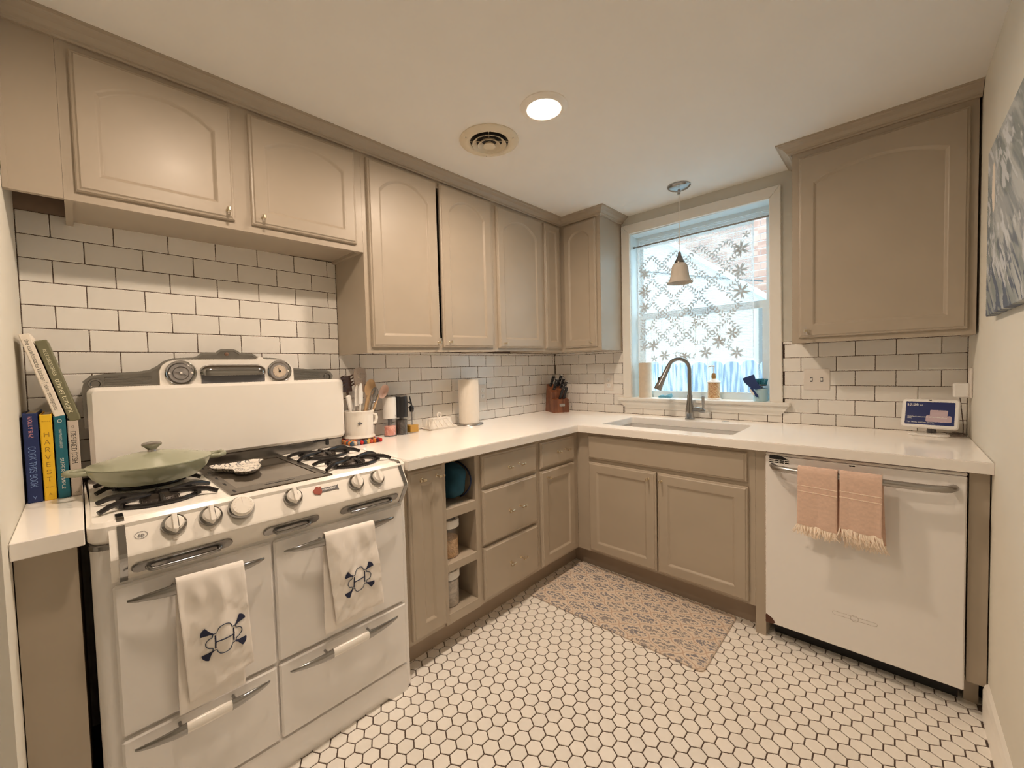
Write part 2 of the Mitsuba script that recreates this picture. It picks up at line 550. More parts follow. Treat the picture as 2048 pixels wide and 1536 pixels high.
hexm = hex_tile((HP - 0.0042) / math.sqrt(3), 0.005, 0.0009)
hexes = []
for j in range(-60, 60):
    for i in range(-40, 60):
        x, y = HX + HP * (i + 0.5 * (j % 2)), HY + HP * math.sqrt(3) / 2 * j
        if not (0.50 < x < RX + 0.01 and -3.7 < y < -0.50) or (x < 0.62 and y < -1.93) or (x < 0.78 and y < -2.95):
            continue
        c = CR @ (np.array([x, y, 0]) - CAM)
        px, py = 1024 + FOCAL_PX * c[0] / max(c[2], 1e-3), 768 + FOCAL_PX * c[1] / max(c[2], 1e-3)
        d = np.linalg.norm(c)
        size = abs(CAM[2]) / d ** 3 if (c[2] > 0.05 and -20 < px < 2068 and py < 1556) else -1
        covered = (x < 0.745 and y < -1.90) or x < 0.575 or y > -0.575 or (0.66 < x < 1.555 and -1.12 < y < -0.62)
        hexes.append((-1 if covered else size, x, y))
hexes.sort(key=lambda t: -t[0])
hex_ply = [mikit.ply(hexm, f'm_hex_{i}', False) for i in range(3)]
rest_hex = []
for n_, (s, x, y) in enumerate(hexes):
    tilt = rng.normal(0, 0.0018, 2)
    lo = (x, y, float(rng.normal(0, 0.00015)))
    if n_ < 300:
        k = key_of('hex_tile', fl)
        scene[k] = {**hex_ply[rng.integers(3)], 'to_world': T().translate(lo).rotate([1, 0, 0], math.degrees(tilt[0])).rotate([0, 1, 0], math.degrees(tilt[1]))}
    else:
        rest_hex.append(moved(hexm, rot(math.degrees(tilt[0]), (1, 0, 0)), lo))
obj('hex_tile_field', join(*rest_hex), 'm_hex_0', fl, kind='stuff')

# subway tiles
G = 0.0026
tile_cache = {}


def subway(wall, kind, u0, u1, v0, v1):
    """One tile between u0..u1 along the wall and v0..v1 in height, with a pillowed rim."""
    w, h = u1 - u0 - G, v1 - v0 - G
    if w < 0.006 or h < 0.006:
        return
    ck = (kind, round(w, 3), round(h, 3))
    if ck not in tile_cache:
        c = 0.0016
        m = box(-w / 2, w / 2, -h / 2, h / 2, -0.008, 0.0, c)
        m.apply_transform(on_left(0, 0, 0) if kind == 'L' else on_back(0, 0, 0))
        tile_cache[ck] = [mikit.ply(m, f'm_subway_{i}', False) for i in range(3)]
    uc, vc = (u0 + u1) / 2, (v0 + v1) / 2
    loc = (0.0, uc, vc) if kind == 'L' else (uc, 0.0, vc)
    t = rng.normal(0, 0.0016, 2)
    tr = T().translate(loc).rotate([0, 0, 1], math.degrees(t[0]))
    tr = tr.rotate([0, 1, 0] if kind == 'L' else [1, 0, 0], math.degrees(t[1]))
    scene[key_of('subway_tile', wall)] = {**tile_cache[ck][rng.integers(3)], 'to_world': tr}


def tile_field(wall, kind, origin, ua, ub, va, vb, holes=()):
    for k in range(-7, 8):
        v0, v1 = max(Z0 + k * P, va), min(Z0 + (k + 1) * P, vb)
        if v1 - v0 < 0.008:
            continue
        off = 0.0 if k % 2 else 0.5
        for j in range(-8, 30):
            u0, u1 = max(origin + (j + off) * Q, ua), min(origin + (j + off + 1) * Q, ub)
            if ub - u1 < 0.012:
                u1 = ub
            if u1 - u0 > 0.0125:
                subway(wall, kind, u0, u1, v0, v1)


struct('wall_left__grout', box(-0.010, -0.0016, LY, 0.0, CT - 0.03, 1.842), M_GROUT)
tile_field('wall_left', 'L', -2.8419, LY + 0.001, -1.8577, CT, 1.842)
tile_field('wall_left', 'L', -2.8419, -1.8577, -0.001, CT, 1.386)
struct('wall_back__grout', join(box(0.0, 0.655, 0.0016, 0.010, CT - 0.03, 1.386), box(0.655, 1.6475, 0.0016, 0.010, CT - 0.03, 1.0), box(1.6475, RX, 0.0016, 0.010, CT - 0.03, 1.386)), M_GROUT)
tile_field('wall_back', 'W', 0.0868, 0.001, 0.648, CT, 1.386)
tile_field('wall_back', 'W', 0.0868, 0.648, 1.650, CT, 0.976)
tile_field('wall_back', 'W', 1.8155 - 2 * Q, 1.650, 2.3685, CT, 1.386)

# right baseboard
struct('baseboard_right', extr([(0, 0), (0.014, 0), (0.014, 0.105), (0.009, 0.125), (0, 0.132)], 3.9), M_TRIMW)
scene['baseboard_right']['to_world'] = T(frame((-1, 0, 0), (0, 0, 1), (0, 1, 0), (RX, -4.58, 0)).tolist())

# ------------------------------------------------------------------ crown mouldings
PROFILE = [(0.0, -0.050), (0.010, -0.050), (0.012, -0.044), (0.018, -0.041), (0.020, -0.034), (0.030, -0.022), (0.046, -0.013), (0.050, -0.008), (0.058, -0.007), (0.058, 0.0), (0.0, 0.0)]


def crown(path, normals):
    """Profile along plan path; normals: outward unit normal of each segment."""
    loops = []
    for i, (x, y) in enumerate(path):
        if i == 0:
            d = np.array(normals[0], float)
        elif i == len(path) - 1:
            d = np.array(normals[-1], float)
        else:
            d = np.array(normals[i - 1], float) + np.array(normals[i], float)
        loops.append([(x + o * d[0], y + o * d[1], ceil_z(x + o * d[0], y + o * d[1]) + z * (1.0 if o < 0.055 else 1.0) + 0.0005) for o, z in PROFILE])
    m = loft(loops)
    trimesh.repair.fix_normals(m)
    return m


struct('trim_1', crown([(0.305, LY), (0.305, -0.305), (0.642, -0.305), (0.642, 0.0)], [(1, 0), (0, -1), (1, 0)]), M_PAINT)
struct('trim_2', crown([(1.737, 0.0), (1.737, -0.305), (RX - 0.002, -0.305)], [(-1, 0), (0, -1)]), M_PAINT)

# ------------------------------------------------------------------ cabinet doors and handles


def arch_loop(w, h, rail, top, rise, i, n=14):
    """Inner edge of a door frame, inset further by i; arched at the top."""
    x0, x1, y0 = rail + i, w - rail - i, rail + i
    yt = h - top - i
    if rise <= 0:
        xs = np.linspace(x1, x0, n)
        return np.array([(x0, y0), (x1, y0)] + [(x, yt) for x in xs])
    xs = np.linspace(x1, x0, n)
    half = (x1 - x0) / 2
    R = (half ** 2 + rise ** 2) / (2 * rise)
    ys = yt + np.sqrt(np.maximum(R ** 2 - (xs - w / 2) ** 2, 0)) - R
    return np.array([(x0, y0), (x1, y0)] + list(zip(xs, ys)))


def door_mesh(w, h, rail=0.055, top=None, rise=0.0, t=0.020, rec=0.008, flat=False):
    """A framed door: stepped outer edge, bevelled sticking, recessed panel. Local x right, y up, z out."""
    top = rail if top is None else top

    def rect(i, z):
        return [(i, i, z), (w - i, i, z), (w - i, h - i, z), (i, h - i, z)]
    outer = loft([rect(0, 0), rect(0, t * 0.5), rect(0.003, t * 0.72), rect(0.008, t * 0.78), rect(0.012, t)], cap1=False)
    if flat:
        c = [(0.012, 0.012, t), (w - 0.012, 0.012, t), (w - 0.012, h - 0.012, t), (0.012, h - 0.012, t)]
        return join(outer, mesh(c, [(0, 1, 2), (0, 2, 3)]))
    l0, l1, l2, l3 = (arch_loop(w, h, rail, top, rise, i) for i in (0.0, 0.004, 0.010, 0.0125))
    face = sg.Polygon([(p[0], p[1]) for p in rect(0.012, t)], [l0])
    v, f = trimesh.creation.triangulate_polygon(face, engine='earcut')
    fm = mesh(np.c_[v, np.full(len(v), t)], f)
    if fm.face_normals[0][2] < 0:
        fm.invert()

    def lift(l, z):
        return np.c_[l, np.full(len(l), z)]
    stick = loft([lift(l0, t), lift(l1, t - 0.002), lift(l2, t - rec + 0.001), lift(l3, t - rec)], cap0=False, cap1=True)
    return join(outer, fm, stick)


def bar_pull(L, n_post=0.6):
    """Brass posts and collars, and the clear bar across them; local x along the bar, z out."""
    metal, a = [], L * n_post / 2
    for s in (-a, a):
        metal.append(moved(lathe([(0, 0), (0.007, 0), (0.007, 0.002), (0.0035, 0.004), (0.0035, 0.024), (0, 0.024)], 12), None, (s, 0, 0)))
        metal.append(tube([(s - 0.007, 0, 0.026), (s + 0.007, 0, 0.026)], 0.0058, 12))
    for s in (-L / 2, L / 2):
        metal.append(tube([(s - 0.003, 0, 0.026), (s + 0.003, 0, 0.026)], 0.0052, 12))
    return join(*metal), tube([(-L / 2, 0, 0.026), (L / 2, 0, 0.026)], 0.0042, 12)


def t_knob():
    metal = join(lathe([(0, 0), (0.006, 0), (0.006, 0.002), (0.003, 0.004), (0.003, 0.022), (0, 0.022)], 12), tube([(0, -0.006, 0.024), (0, 0.006, 0.024)], 0.0062, 12))
    return metal, tube([(0, -0.021, 0.024), (0, 0.021, 0.024)], 0.0042, 12)


PULL, KNOB = bar_pull(0.118, 0.66), t_knob()


def handle(parent, pair, A):
    obj('handle', moved(pair[0], A), M_BRASS, parent, 40, label='brass mount of the handle')
    obj('handle_bar', moved(pair[1], A), 'm_acrylic', parent, 40, label='clear acrylic bar')


def lift_left(m, ref=-1.857, s=0.020):
    """The old upper run is hung out of level: it rises towards the corner."""
    m = m.copy()
    m.vertices[:, 2] += s * (m.vertices[:, 1] - ref)
    return m


UF, UD = 0.305, 0.3055      # face-frame front of the uppers, back of their doors


def upper_left(name, label, y0, y1, zb, doors, stiles, open_bottom=True, bottom_rail=0.03, x0=0.0):
    t = thing(name, label, 'cabinet')
    zt = 2.300
    f = [box(x0, UF - 0.019, y0, y0 + 0.018, zb, zt), box(x0, UF - 0.019, y1 - 0.018, y1, zb, zt), box(x0, UF - 0.019, y0, y1, zb + 0.014, zb + 0.028), box(x0, UF - 0.02, y0, y1, zt - 0.02, zt)]
    frm = sg.box(y0, zb, y1, zt)
    for a, b, c, d in stiles:                     # openings of the face frame
        frm = frm.difference(sg.box(a, c, b, d))
    f.append(moved(extr(frm, 0.019), frame((0, 1, 0), (0, 0, 1), (1, 0, 0), (UF - 0.019, 0, 0))))
    obj('carcass', lift_left(join(*f)), M_PAINT, t)
    for (a, b, c, d, kw, ky, kz) in doors:
        A = on_left(UD, a, c)
        k = obj('door', lift_left(moved(door_mesh(b - a, d - c, **kw), A)), M_PAINT, t)
        if ky is not None:
            kn = on_left(UD + 0.020, ky, kz + 0.020 * (ky + 1.857))
            handle(k, KNOB, kn)
    return t


arch = dict(rail=0.058, top=0.062 + 0.0, rise=0.050)


def arched(w, rise, rail=0.056, top=0.060):
    return dict(rail=rail, top=top, rise=rise)


upper_left('wall_cabinet', 'wide greige cabinet with two arched doors above the range', -2.803, -1.858, 1.832,
           [(-2.777, -2.368, 1.860, 2.278, arched(0.41, 0.052, 0.052, 0.055), -2.393, 1.891), (-2.313, -1.893, 1.860, 2.278, arched(0.42, 0.052, 0.052, 0.055), -2.279, 1.889)],
           [(-2.75, -2.395, 1.885, 2.255), (-2.285, -1.92, 1.885, 2.255)])
upper_left('wall_cabinet', 'tall greige cabinet with two arched doors beside the range hood bay', -1.8575, -1.012, 1.363,
           [(-1.834, -1.438, 1.389, 2.275, arched(0.396, 0.07), -1.458, 1.415), (-1.4175, -1.034, 1.388, 2.274, arched(0.384, 0.07), -1.380, 1.417)],
           [(-1.80, -1.06, 1.41, 2.25)])
upper_left('wall_cabinet', 'tall greige cabinet with one arched door next to the corner', -1.011, -0.532, 1.363,
           [(-0.986, -0.546, 1.384, 2.264, arched(0.44, 0.07), -0.946, 1.412)],
           [(-0.95, -0.58, 1.41, 2.24)])

# corner wall cabinet
ck = thing('corner_wall_cabinet', 'corner wall cabinet with two narrow doors meeting at the corner', 'cabinet')
zb, zt = 1.387, 2.322
obj('carcass', join(box(0, UF, -0.531, -0.305, zb, zt), box(0, 0.6385, -0.305, -0.0005, zb, zt)), M_PAINT, ck)
obj('side_panel', box(0.6385, 0.6415, -0.303, -0.001, zb - 0.002, zt), M_PAINT, ck)
obj('door', lift_left(moved(door_mesh(0.180, 0.886, rail=0.045), on_left(UD, -0.511, 1.3795))), M_PAINT, ck)
dk = obj('door', moved(door_mesh(0.272, 0.886, **arched(0.272, 0.05, 0.048)), on_back(0.342, -0.3055, 1.410)), M_PAINT, ck)
handle(dk, KNOB, on_back(0.575, -0.3255, 1.440))

# filler left of the range cabinet
fk = thing('filler_panel', 'plain greige filler panel between the left wall and the range cabinet', 'panel')
obj('board', lift_left(box(UF - 0.018, UF, LY + 0.001, -2.8035, 1.834, 2.302)), M_PAINT, fk)
obj('edge_strip', lift_left(box(UF, UF + 0.004, LY + 0.001, LY + 0.012, 1.834, 2.302)), M_PAINT, fk)

# right wall cabinet
rk = thing('wall_cabinet', 'large single-door greige cabinet right of the window', 'cabinet')
fr = sg.box(1.742, 1.362, 2.362, 2.318).difference(sg.box(1.79, 1.41, 2.31, 2.24))
obj('carcass', join(box(1.742, 1.760, -0.286, -0.0015, 1.362, 2.318), box(2.344, 2.362, -0.286, -0.0015, 1.362, 2.318), box(1.742, 2.362, -0.286, -0.0015, 1.376, 1.390),
                    box(1.742, 2.362, -0.286, -0.0015, 2.27, 2.318), moved(extr(fr, 0.019), on_back(0, -0.286, 0))), M_PAINT, rk)
dk = obj('door', moved(door_mesh(0.568, 0.884, rail=0.058, top=0.085, rise=0.050), on_back(1.771, -0.3055, 1.386)), M_PAINT, rk)
handle(dk, KNOB, on_back(1.803, -0.3255, 1.419))

# ------------------------------------------------------------------ base cabinets
BF, BD = 0.665, 0.6655
ZB, ZT = 0.125, 0.872


def base_left(name, label, y0, y1, openings):
    t = thing(name, label, 'cabinet')
    frm = sg.box(y0, ZB, y1, ZT)
    for a, b, c, d in openings:
        frm = frm.difference(sg.box(a, c, b, d))
    obj('carcass', join(box(0.012, BF - 0.02, y0, y0 + 0.016, ZB, ZT), box(0.012, BF - 0.02, y1 - 0.016, y1, ZB, ZT), box(0.012, BF - 0.02, y0, y1, ZB, ZB + 0.016),
                        moved(extr(frm, 0.02), frame((0, 1, 0), (0, 0, 1), (1, 0, 0), (BF - 0.02, 0, 0)))), M_PAINT, t)
    return t


t = base_left('base_cabinet', 'narrow greige pull-out base cabinet next to the range', -1.912, -1.7205, [(-1.88, -1.75, 0.17, 0.83)])
dk = obj('door', moved(door_mesh(0.1755, 0.712, rail=0.058), on_left(BD, -1.897, 0.144)), M_PAINT, t)
handle(dk, PULL, on_left(BD + 0.020, -1.797, 0.818))

t = thing('open_shelf_cabinet', 'narrow open greige cabinet with three shelf bays', 'cabinet')
frm = sg.box(-1.7195, ZB, -1.5105, ZT)
for c, d in ((0.650, 0.858), (0.400, 0.604), (0.172, 0.362)):
    frm = frm.difference(sg.box(-1.703, c, -1.529, d))
obj('carcass', join(box(0.012, BF - 0.002, -1.7195, -1.703, ZB, ZT), box(0.012, BF - 0.002, -1.529, -1.5105, ZB, ZT), box(0.012, 0.03, -1.703, -1.529, ZB, ZT), box(0.03, BF - 0.002, -1.703, -1.529, 0.862, ZT),
                    moved(extr(frm, 0.012), frame((0, 1, 0), (0, 0, 1), (1, 0, 0), (BF - 0.006, 0, 0)))), M_PAINT, t)
for z0, z1 in ((0.604, 0.650), (0.362, 0.400), (ZB, 0.172)):
    obj('shelf', box(0.03, BF + 0.008, -1.7028, -1.5292, z0, z1, 0.002), M_PAINT, t)

t = base_left('drawer_cabinet', 'greige base cabinet with a stack of three drawers', -1.5095, -1.0655, [])
for z0, z1, zh in ((0.700, 0.853, 0.770), (0.415, 0.684, 0.546), (0.144, 0.402, 0.270)):
    dk = obj('drawer', moved(door_mesh(0.405, z1 - z0, flat=True), on_left(BD, -1.491, z0)), M_PAINT, t)
    handle(dk, PULL, on_left(BD + 0.020, -1.270, zh))

t = base_left('base_cabinet', 'greige base cabinet with one drawer above one door in the corner', -1.0645, -0.6655, [(-1.02, -0.74, 0.17, 0.66)])
dk = obj('drawer', moved(door_mesh(0.330, 0.147, flat=True), on_left(BD, -1.046, 0.702)), M_PAINT, t)
handle(dk, PULL, on_left(BD + 0.020, -0.854, 0.780))
dk = obj('door', moved(door_mesh(0.332, 0.548, rail=0.055), on_left(BD, -1.048, 0.139)), M_PAINT, t)
handle(dk, KNOB, on_left(BD + 0.020, -0.996, 0.648))

t = thing('sink_cabinet', 'greige sink base cabinet with two doors below the window', 'cabinet')
frm = sg.box(0.6655, ZB, 1.655, ZT).difference(sg.box(0.79, 0.17, 1.60, 0.67))
obj('carcass', join(box(0.666, 0.684, -0.645, -0.012, ZB, ZT), box(1.637, 1.655, -0.645, -0.012, ZB, ZT), box(0.666, 1.655, -0.645, -0.012, ZB, ZB + 0.016), moved(extr(frm, 0.02), on_back(0, -0.645, 0))), M_PAINT, t)
obj('false_front', moved(door_mesh(0.867, 0.140, flat=True), on_back(0.756, -0.6655, 0.710)), M_PAINT, t)
for x0, x1, kx in ((0.757, 1.185, 1.145), (1.190, 1.628, 1.217)):
    dk = obj('door', moved(door_mesh(x1 - x0, 0.549, rail=0.056), on_back(x0, -0.6655, 0.139)), M_PAINT, t)
    handle(dk, KNOB, on_back(kx, -0.6855, 0.648))

single('filler_panel', box(1.6555, 1.697, -0.665, -0.55, 0.0, ZT), M_PAINT, 'narrow greige filler strip between the sink cabinet and the dishwasher', 'panel')
single('filler_panel', join(box(2.318, 2.366, -0.665, -0.60, 0.108, ZT), box(2.318, 2.355, -0.60, -0.57, 0.0, 0.108)), M_PAINT, 'dark greige filler panel between the dishwasher and the right wall', 'panel')
single('end_panel', box(0.10, 0.66, LY + 0.002, -2.8185, 0.0, 0.8725), M_PAINT, 'tall greige panel below the small counter left of the range', 'panel')
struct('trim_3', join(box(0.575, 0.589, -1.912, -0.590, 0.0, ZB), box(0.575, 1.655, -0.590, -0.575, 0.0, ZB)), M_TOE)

# ------------------------------------------------------------------ countertops and sink
sink_o = rounded(0.734, 0.400, 0.02) + np.array([1.170, -0.390])
cpoly = sg.Polygon([(0.0005, -1.912), (0.71, -1.912), (0.71, -0.715), (RX - 0.001, -0.715), (RX - 0.001, -0.0005), (0.0005, -0.0005)], [sink_o])
ck = thing('countertop', 'L-shaped white quartz countertop running under the window', 'countertop')
edge = 0.003
top_in = sg.Polygon(cpoly.exterior).buffer(-edge, join_style='mitre').difference(sg.Polygon(sink_o).buffer(edge))
obj('slab', join(extr(cpoly, 0.0405 - edge, CT - 0.0405), extr(top_in, edge, CT - edge)), M_COUNTER, ck)
single('countertop', box(0.0005, 0.71, LY + 0.001, -2.804, CT - 0.0405, CT, 0.002), M_COUNTER, 'small white quartz counter strip left of the range, under the cookbooks', 'countertop')

so = rounded(0.740, 0.406, 0.022) + np.array([1.170, -0.390])
si = rounded(0.700, 0.370, 0.03) + np.array([1.170, -0.390])


def at_z(o, z):
    return np.c_[o, np.full(len(o), z)]


sk = thing('sink', 'rectangular light grey undermount sink set into the quartz below the window', 'sink')
bowl = loft([at_z(so, 0.872), at_z(so, 0.69), at_z(rounded(0.744, 0.41, 0.024) + np.array([1.170, -0.390]), 0.66)][::-1], cap0=True, cap1=False)
inner = loft([at_z(so - 0, 0.872), at_z(rounded(0.734, 0.40, 0.03) + np.array([1.170, -0.390]), 0.70), at_z(si, 0.68), at_z(rounded(0.2, 0.1, 0.03) + np.array([1.17, -0.39]), 0.674)], cap0=False, cap1=True)
inner.invert()
obj('basin', inner, mat('m_sink_grey', (0.60, 0.575, 0.545), 0.3), sk, 40)
obj('drain', lathe([(0, 0), (0.045, 0), (0.045, 0.003), (0.032, 0.004), (0.028, 0.001), (0, 0.001)], 24, (1.17, -0.36, 0.675)), M_CHROME, sk, 40)

fk = thing('faucet', 'tall chrome gooseneck pull-down faucet with a side lever', 'faucet')
FX, FY = 1.161, -0.105
obj('base', lathe([(0, 0), (0.030, 0), (0.030, 0.006), (0.026, 0.010), (0.0265, 0.040), (0.025, 0.070), (0.018, 0.110), (0.0155, 0.135), (0.0165, 0.150), (0.0165, 0.158), (0, 0.158)], 28, (FX, FY, CT)), M_CHROME, fk, 40)
ang = np.linspace(0, math.radians(158), 24)
R = 0.066
arm = np.array([-0.55, -0.83])
arm = np.array([-0.80, -0.60]) / np.linalg.norm([-0.80, -0.60])
path = [(FX, FY, CT + 0.158), (FX, FY, CT + 0.25), (FX, FY, CT + 0.322)]
path += [(FX + arm[0] * R * (1 - math.cos(a)), FY + arm[1] * R * (1 - math.cos(a)), CT + 0.326 + R * math.sin(a)) for a in ang[1:]]
path = np.array(path)
obj('neck', tube(path, 0.0118, 16), M_CHROME, fk, 40)
d = path[-1] - path[-2]
d /= np.linalg.norm(d)
sp = np.array([path[-1] + d * s for s in (0, 0.01, 0.05, 0.09, 0.125, 0.165, 0.17)])
obj('spray_head', tube(sp, [0.0125, 0.015, 0.0155, 0.018, 0.021, 0.0245, 0.022], 20), M_CHROME, fk, 40)
obj('spray_button', moved(box(-0.006, 0.006, -0.003, 0.003, -0.016, 0.016, 0.002), None, path[-1] + d * 0.105 + np.array([arm[0], arm[1], 0]) * 0.018 + np.array([0, 0, 0.004])), M_BLACKP, fk)
hp = np.array([FX, FY, CT + 0.062])
obj('lever_arm', tube([hp, hp + (0.03, 0.0, 0.004), hp + (0.055, 0, 0.006), hp + (0.072, 0, 0.0), hp + (0.085, 0, -0.002), hp + (0.095, 0, -0.002)], [0.014, 0.012, 0.015, 0.017, 0.014, 0.007], 16), M_CHROME, fk, 40)
obj('lever', tube([hp + (0.083, 0, 0.0), hp + (0.083, 0, 0.03), hp + (0.082, 0, 0.075), hp + (0.082, 0, 0.088), hp + (0.082, 0, 0.092)], [0.006, 0.0065, 0.009, 0.0105, 0.006], 14), M_CHROME, fk, 40)
bk = thing('air_switch', 'small round steel disposal button in the counter behind the sink', 'button')
obj('ring', lathe([(0.012, 0), (0.021, 0), (0.021, 0.002), (0.018, 0.004), (0.013, 0.004), (0.012, 0.002)], 24, (1.367, -0.088, CT)), M_STEEL, bk, 40)
obj('cap', lathe([(0.012, 0), (0.012, 0.003), (0.009, 0.005), (0, 0.0055)], 24, (1.367, -0.088, CT)), M_WHITE, bk, 40)

# ------------------------------------------------------------------ window
wk = key_of('window_1')
labels[wk] = {'kind': 'structure', 'label': 'white double-hung window with a lace curtain over the sink'}
cas = sg.Polygon([(0.648, 1.035), (1.648, 1.035), (1.645, 2.279), (0.648, 2.291)], [[(WX0 + 0.004, 1.036), (WX1 - 0.004, 1.036), (WX1 - 0.005, 2.215), (WX0 + 0.004, 2.222)]])
lft = sg.Polygon([(0.648, 1.035), (0.712, 1.035), (0.712, 2.222), (0.648, 2.2905)])
rgt = sg.Polygon([(1.588, 1.035), (1.652, 1.035), (1.643, 2.278), (1.5865, 2.2145)])
top = sg.Polygon([(0.7127, 2.2226), (1.586, 2.2151), (1.6424, 2.2787), (0.6488, 2.2913)])


def board(poly, t, y=-0.0015, c=0.003):
    q = poly.buffer(-c, join_style='mitre')
    a, b = np.array(poly.exterior.coords)[:-1], np.array(q.exterior.coords)[:-1]
    return moved(hull(np.vstack([np.c_[a, np.zeros(len(a))], np.c_[a, np.full(len(a), t - c)], np.c_[b, np.full(len(b), t)]])), on_back(0, y, 0))


for pl in (lft, rgt, top):
    obj('casing', board(pl, 0.019), M_TRIMW, wk)
obj('jamb', join(box(WX0, WX0 + 0.006, -0.001, 0.139, 1.03, WZ1), box(WX1 - 0.006, WX1, -0.001, 0.139, 1.03, WZ1), box(WX0, WX1, -0.001, 0.139, WZ1 - 0.006, WZ1)), M_VINYL_SKYLIT, wk)
obj('sill', join(box(0.611, 1.690, -0.046, 0.0, 1.013, 1.035, 0.004), box(WX0, WX1, -0.004, 0.105, 1.013, 1.035)), M_TRIMW, wk)
ap = []
for x, s in ((0.622, 1), (1.680, -1)):
    ap.append([(x + s * o, -y, z) for o, y, z in ((0.0, 0.034, 1.013), (0.0, 0.034, 1.006), (0.010, 0.026, 1.0), (0.014, 0.022, 0.985), (0.030, 0.012, 0.968), (0.040, 0.008, 0.957), (0.040, -0.001, 0.957), (0.0, -0.001, 1.013))])
am = loft(ap)
trimesh.repair.fix_normals(am)
obj('apron', am, M_TRIMW, wk)


def sash_frame(x0, x1, z0, z1, s, t, b, y0, y1):
    p = sg.box(x0, z0, x1, z1).difference(sg.box(x0 + s, z0 + b, x1 - s, z1 - t))
    return moved(extr(p, y1 - y0), frame((1, 0, 0), (0, 0, 1), (0, -1, 0), (0, y1, 0)))


obj('window_frame', join(sash_frame(WX0 + 0.006, WX1 - 0.006, 1.035, WZ1 - 0.006, 0.018, 0.026, 0.022, 0.098, 0.139), sash_frame(WX0 + 0.014, WX1 - 0.014, 1.04, WZ1 - 0.02, 0.006, 0.02, 0.004, 0.106, 0.137)), M_VINYL_SKYLIT, wk)
up = obj('upper_sash', sash_frame(WX0 + 0.024, WX1 - 0.024, 1.612, WZ1 - 0.034, 0.022, 0.026, 0.042, 0.118, 0.136), M_VINYL_SKYLIT, wk)
obj('pane', box(WX0 + 0.045, WX1 - 0.045, 0.1265, 0.1275, 1.652, WZ1 - 0.058), 'm_glass', up)
lo = obj('lower_sash', sash_frame(WX0 + 0.024, WX1 - 0.024, 1.046, 1.650, 0.040, 0.044, 0.034, 0.100, 0.1175), M_VINYL_SKYLIT, wk)
obj('pane', box(WX0 + 0.060, WX1 - 0.060, 0.1085, 0.1095, 1.076, 1.610), 'm_glass', lo)
for w in (up, lo):
    pn = w + '__pane'
    q = moved(mesh([(0, 0, 0), (1, 0, 0), (1, 1, 0), (0, 1, 0)], [(0, 1, 2), (0, 2, 3)]))
    if w == up:
        q.apply_scale((WX1 - WX0 - 0.09, WZ1 - 0.058 - 1.652, 1))
        q.apply_transform(on_back(WX0 + 0.045, 0.127, 1.652))
    else:
        q.apply_scale((WX1 - WX0 - 0.12, 1.610 - 1.076, 1))
        q.apply_transform(on_back(WX0 + 0.060, 0.109, 1.076))
    scene[pn] = mikit.ply(q, 'm_glass', False)

# tension rod and lace curtain
CY = 0.045
single('curtain_rod', join(tube([(0.7145, CY, 2.134), (1.5855, CY, 2.137)], 0.0052, 12), tube([(0.7145, CY, 2.134), (0.724, CY, 2.134)], 0.0085, 12), tube([(1.576, CY, 2.137), (1.5855, CY, 2.137)], 0.0085, 12)), M_NICKEL,
       'thin grey tension rod across the top of the window', 'curtain rod', 40)
lk = thing('lace_curtain', 'white floral lace curtain hanging from the window rod', 'curtain')
CX0, CX1 = 0.748, 1.494


def scallop(x):
    u = (x - CX0) / (CX1 - CX0)
    return 1.300 - 0.030 * abs(math.sin(u * math.pi * 4)) * (0.5 + 0.5 * math.sin(u * math.pi)) - 0.012 * math.sin(u * math.pi)


def cy(x, z):
    return CY + 0.004 * math.sin(x * 70) + 0.002 * math.sin(x * 31 + z * 3)


net = []
for i in range(int((CX1 - CX0) / 0.0075) + 1):
    x = CX0 + 0.0075 * i
    w = 0.0009 if 0 < i < int((CX1 - CX0) / 0.0075) else 0.003
    zz = np.linspace(scallop(x), 2.118, 3)
    net.append(grid([[(x - w, cy(x, z), z), (x + w, cy(x, z), z)] for z in zz]))
for k in range(int((2.118 - 1.27) / 0.0095)):
    z = 2.118 - 0.0095 * k
    xs = [x for x in np.linspace(CX0, CX1, 60) if scallop(x) <= z]
    if len(xs) > 3:
        h = 0.0014 if k % 2 else 0.0009
        net.append(grid([[(x, cy(x, z), z + h) for x in xs], [(x, cy(x, z), z - h) for x in xs]]))
obj('net', join(*net), 'm_lace_net', lk, True, kind='stuff')
# the gathered heading
hd = []
for x in np.linspace(CX0, CX1, 140):
    hd.append([(x, CY + 0.009 + 0.002 * math.sin(x * 160), 2.147 + 0.003 * math.sin(x * 210)), (x, CY + 0.0085 + 0.002 * math.sin(x * 160), 2.137), (x, CY + 0.006 + 0.002 * math.sin(x * 160), 2.126), (x, CY + 0.001 - 0.002 * math.sin(x * 160), 2.112 + 0.003 * math.sin(x * 230))])
obj('heading', grid(hd), 'm_lace_net', lk, True)


def petal(cx, cz, a, L, W, y):
    t = np.linspace(0, 1, 7)
    w = W * np.sin(np.pi * t ** 0.85) ** 0.9
    ca, sa = math.cos(a), math.sin(a)
    up_ = [(cx + L * s * ca - k * sa, y, cz + L * s * sa + k * ca) for s, k in zip(t, w)]
    dn_ = [(cx + L * s * ca + k * sa, y, cz + L * s * sa - k * ca) for s, k in zip(t, w)]
    return grid([up_, dn_])


def flower(cx, cz, R, y, n=6, ph=0.0):
    ms = []
    for i in range(n):
        a = ph + 2 * math.pi * i / n
        ms.append(petal(cx + 0.10 * R * math.cos(a), cz + 0.10 * R * math.sin(a), a + 0.10, R * 0.9, R * 0.105, y))
        ms.append(petal(cx + 0.10 * R * math.cos(a), cz + 0.10 * R * math.sin(a), a - 0.20, R * 0.82, R * 0.09, y - 0.0004))
    ms += [petal(cx, cz, ph + 0.5 + 2 * math.pi * i / n, R * 0.42, R * 0.05, y - 0.0008) for i in range(n)]
    return join(*ms)


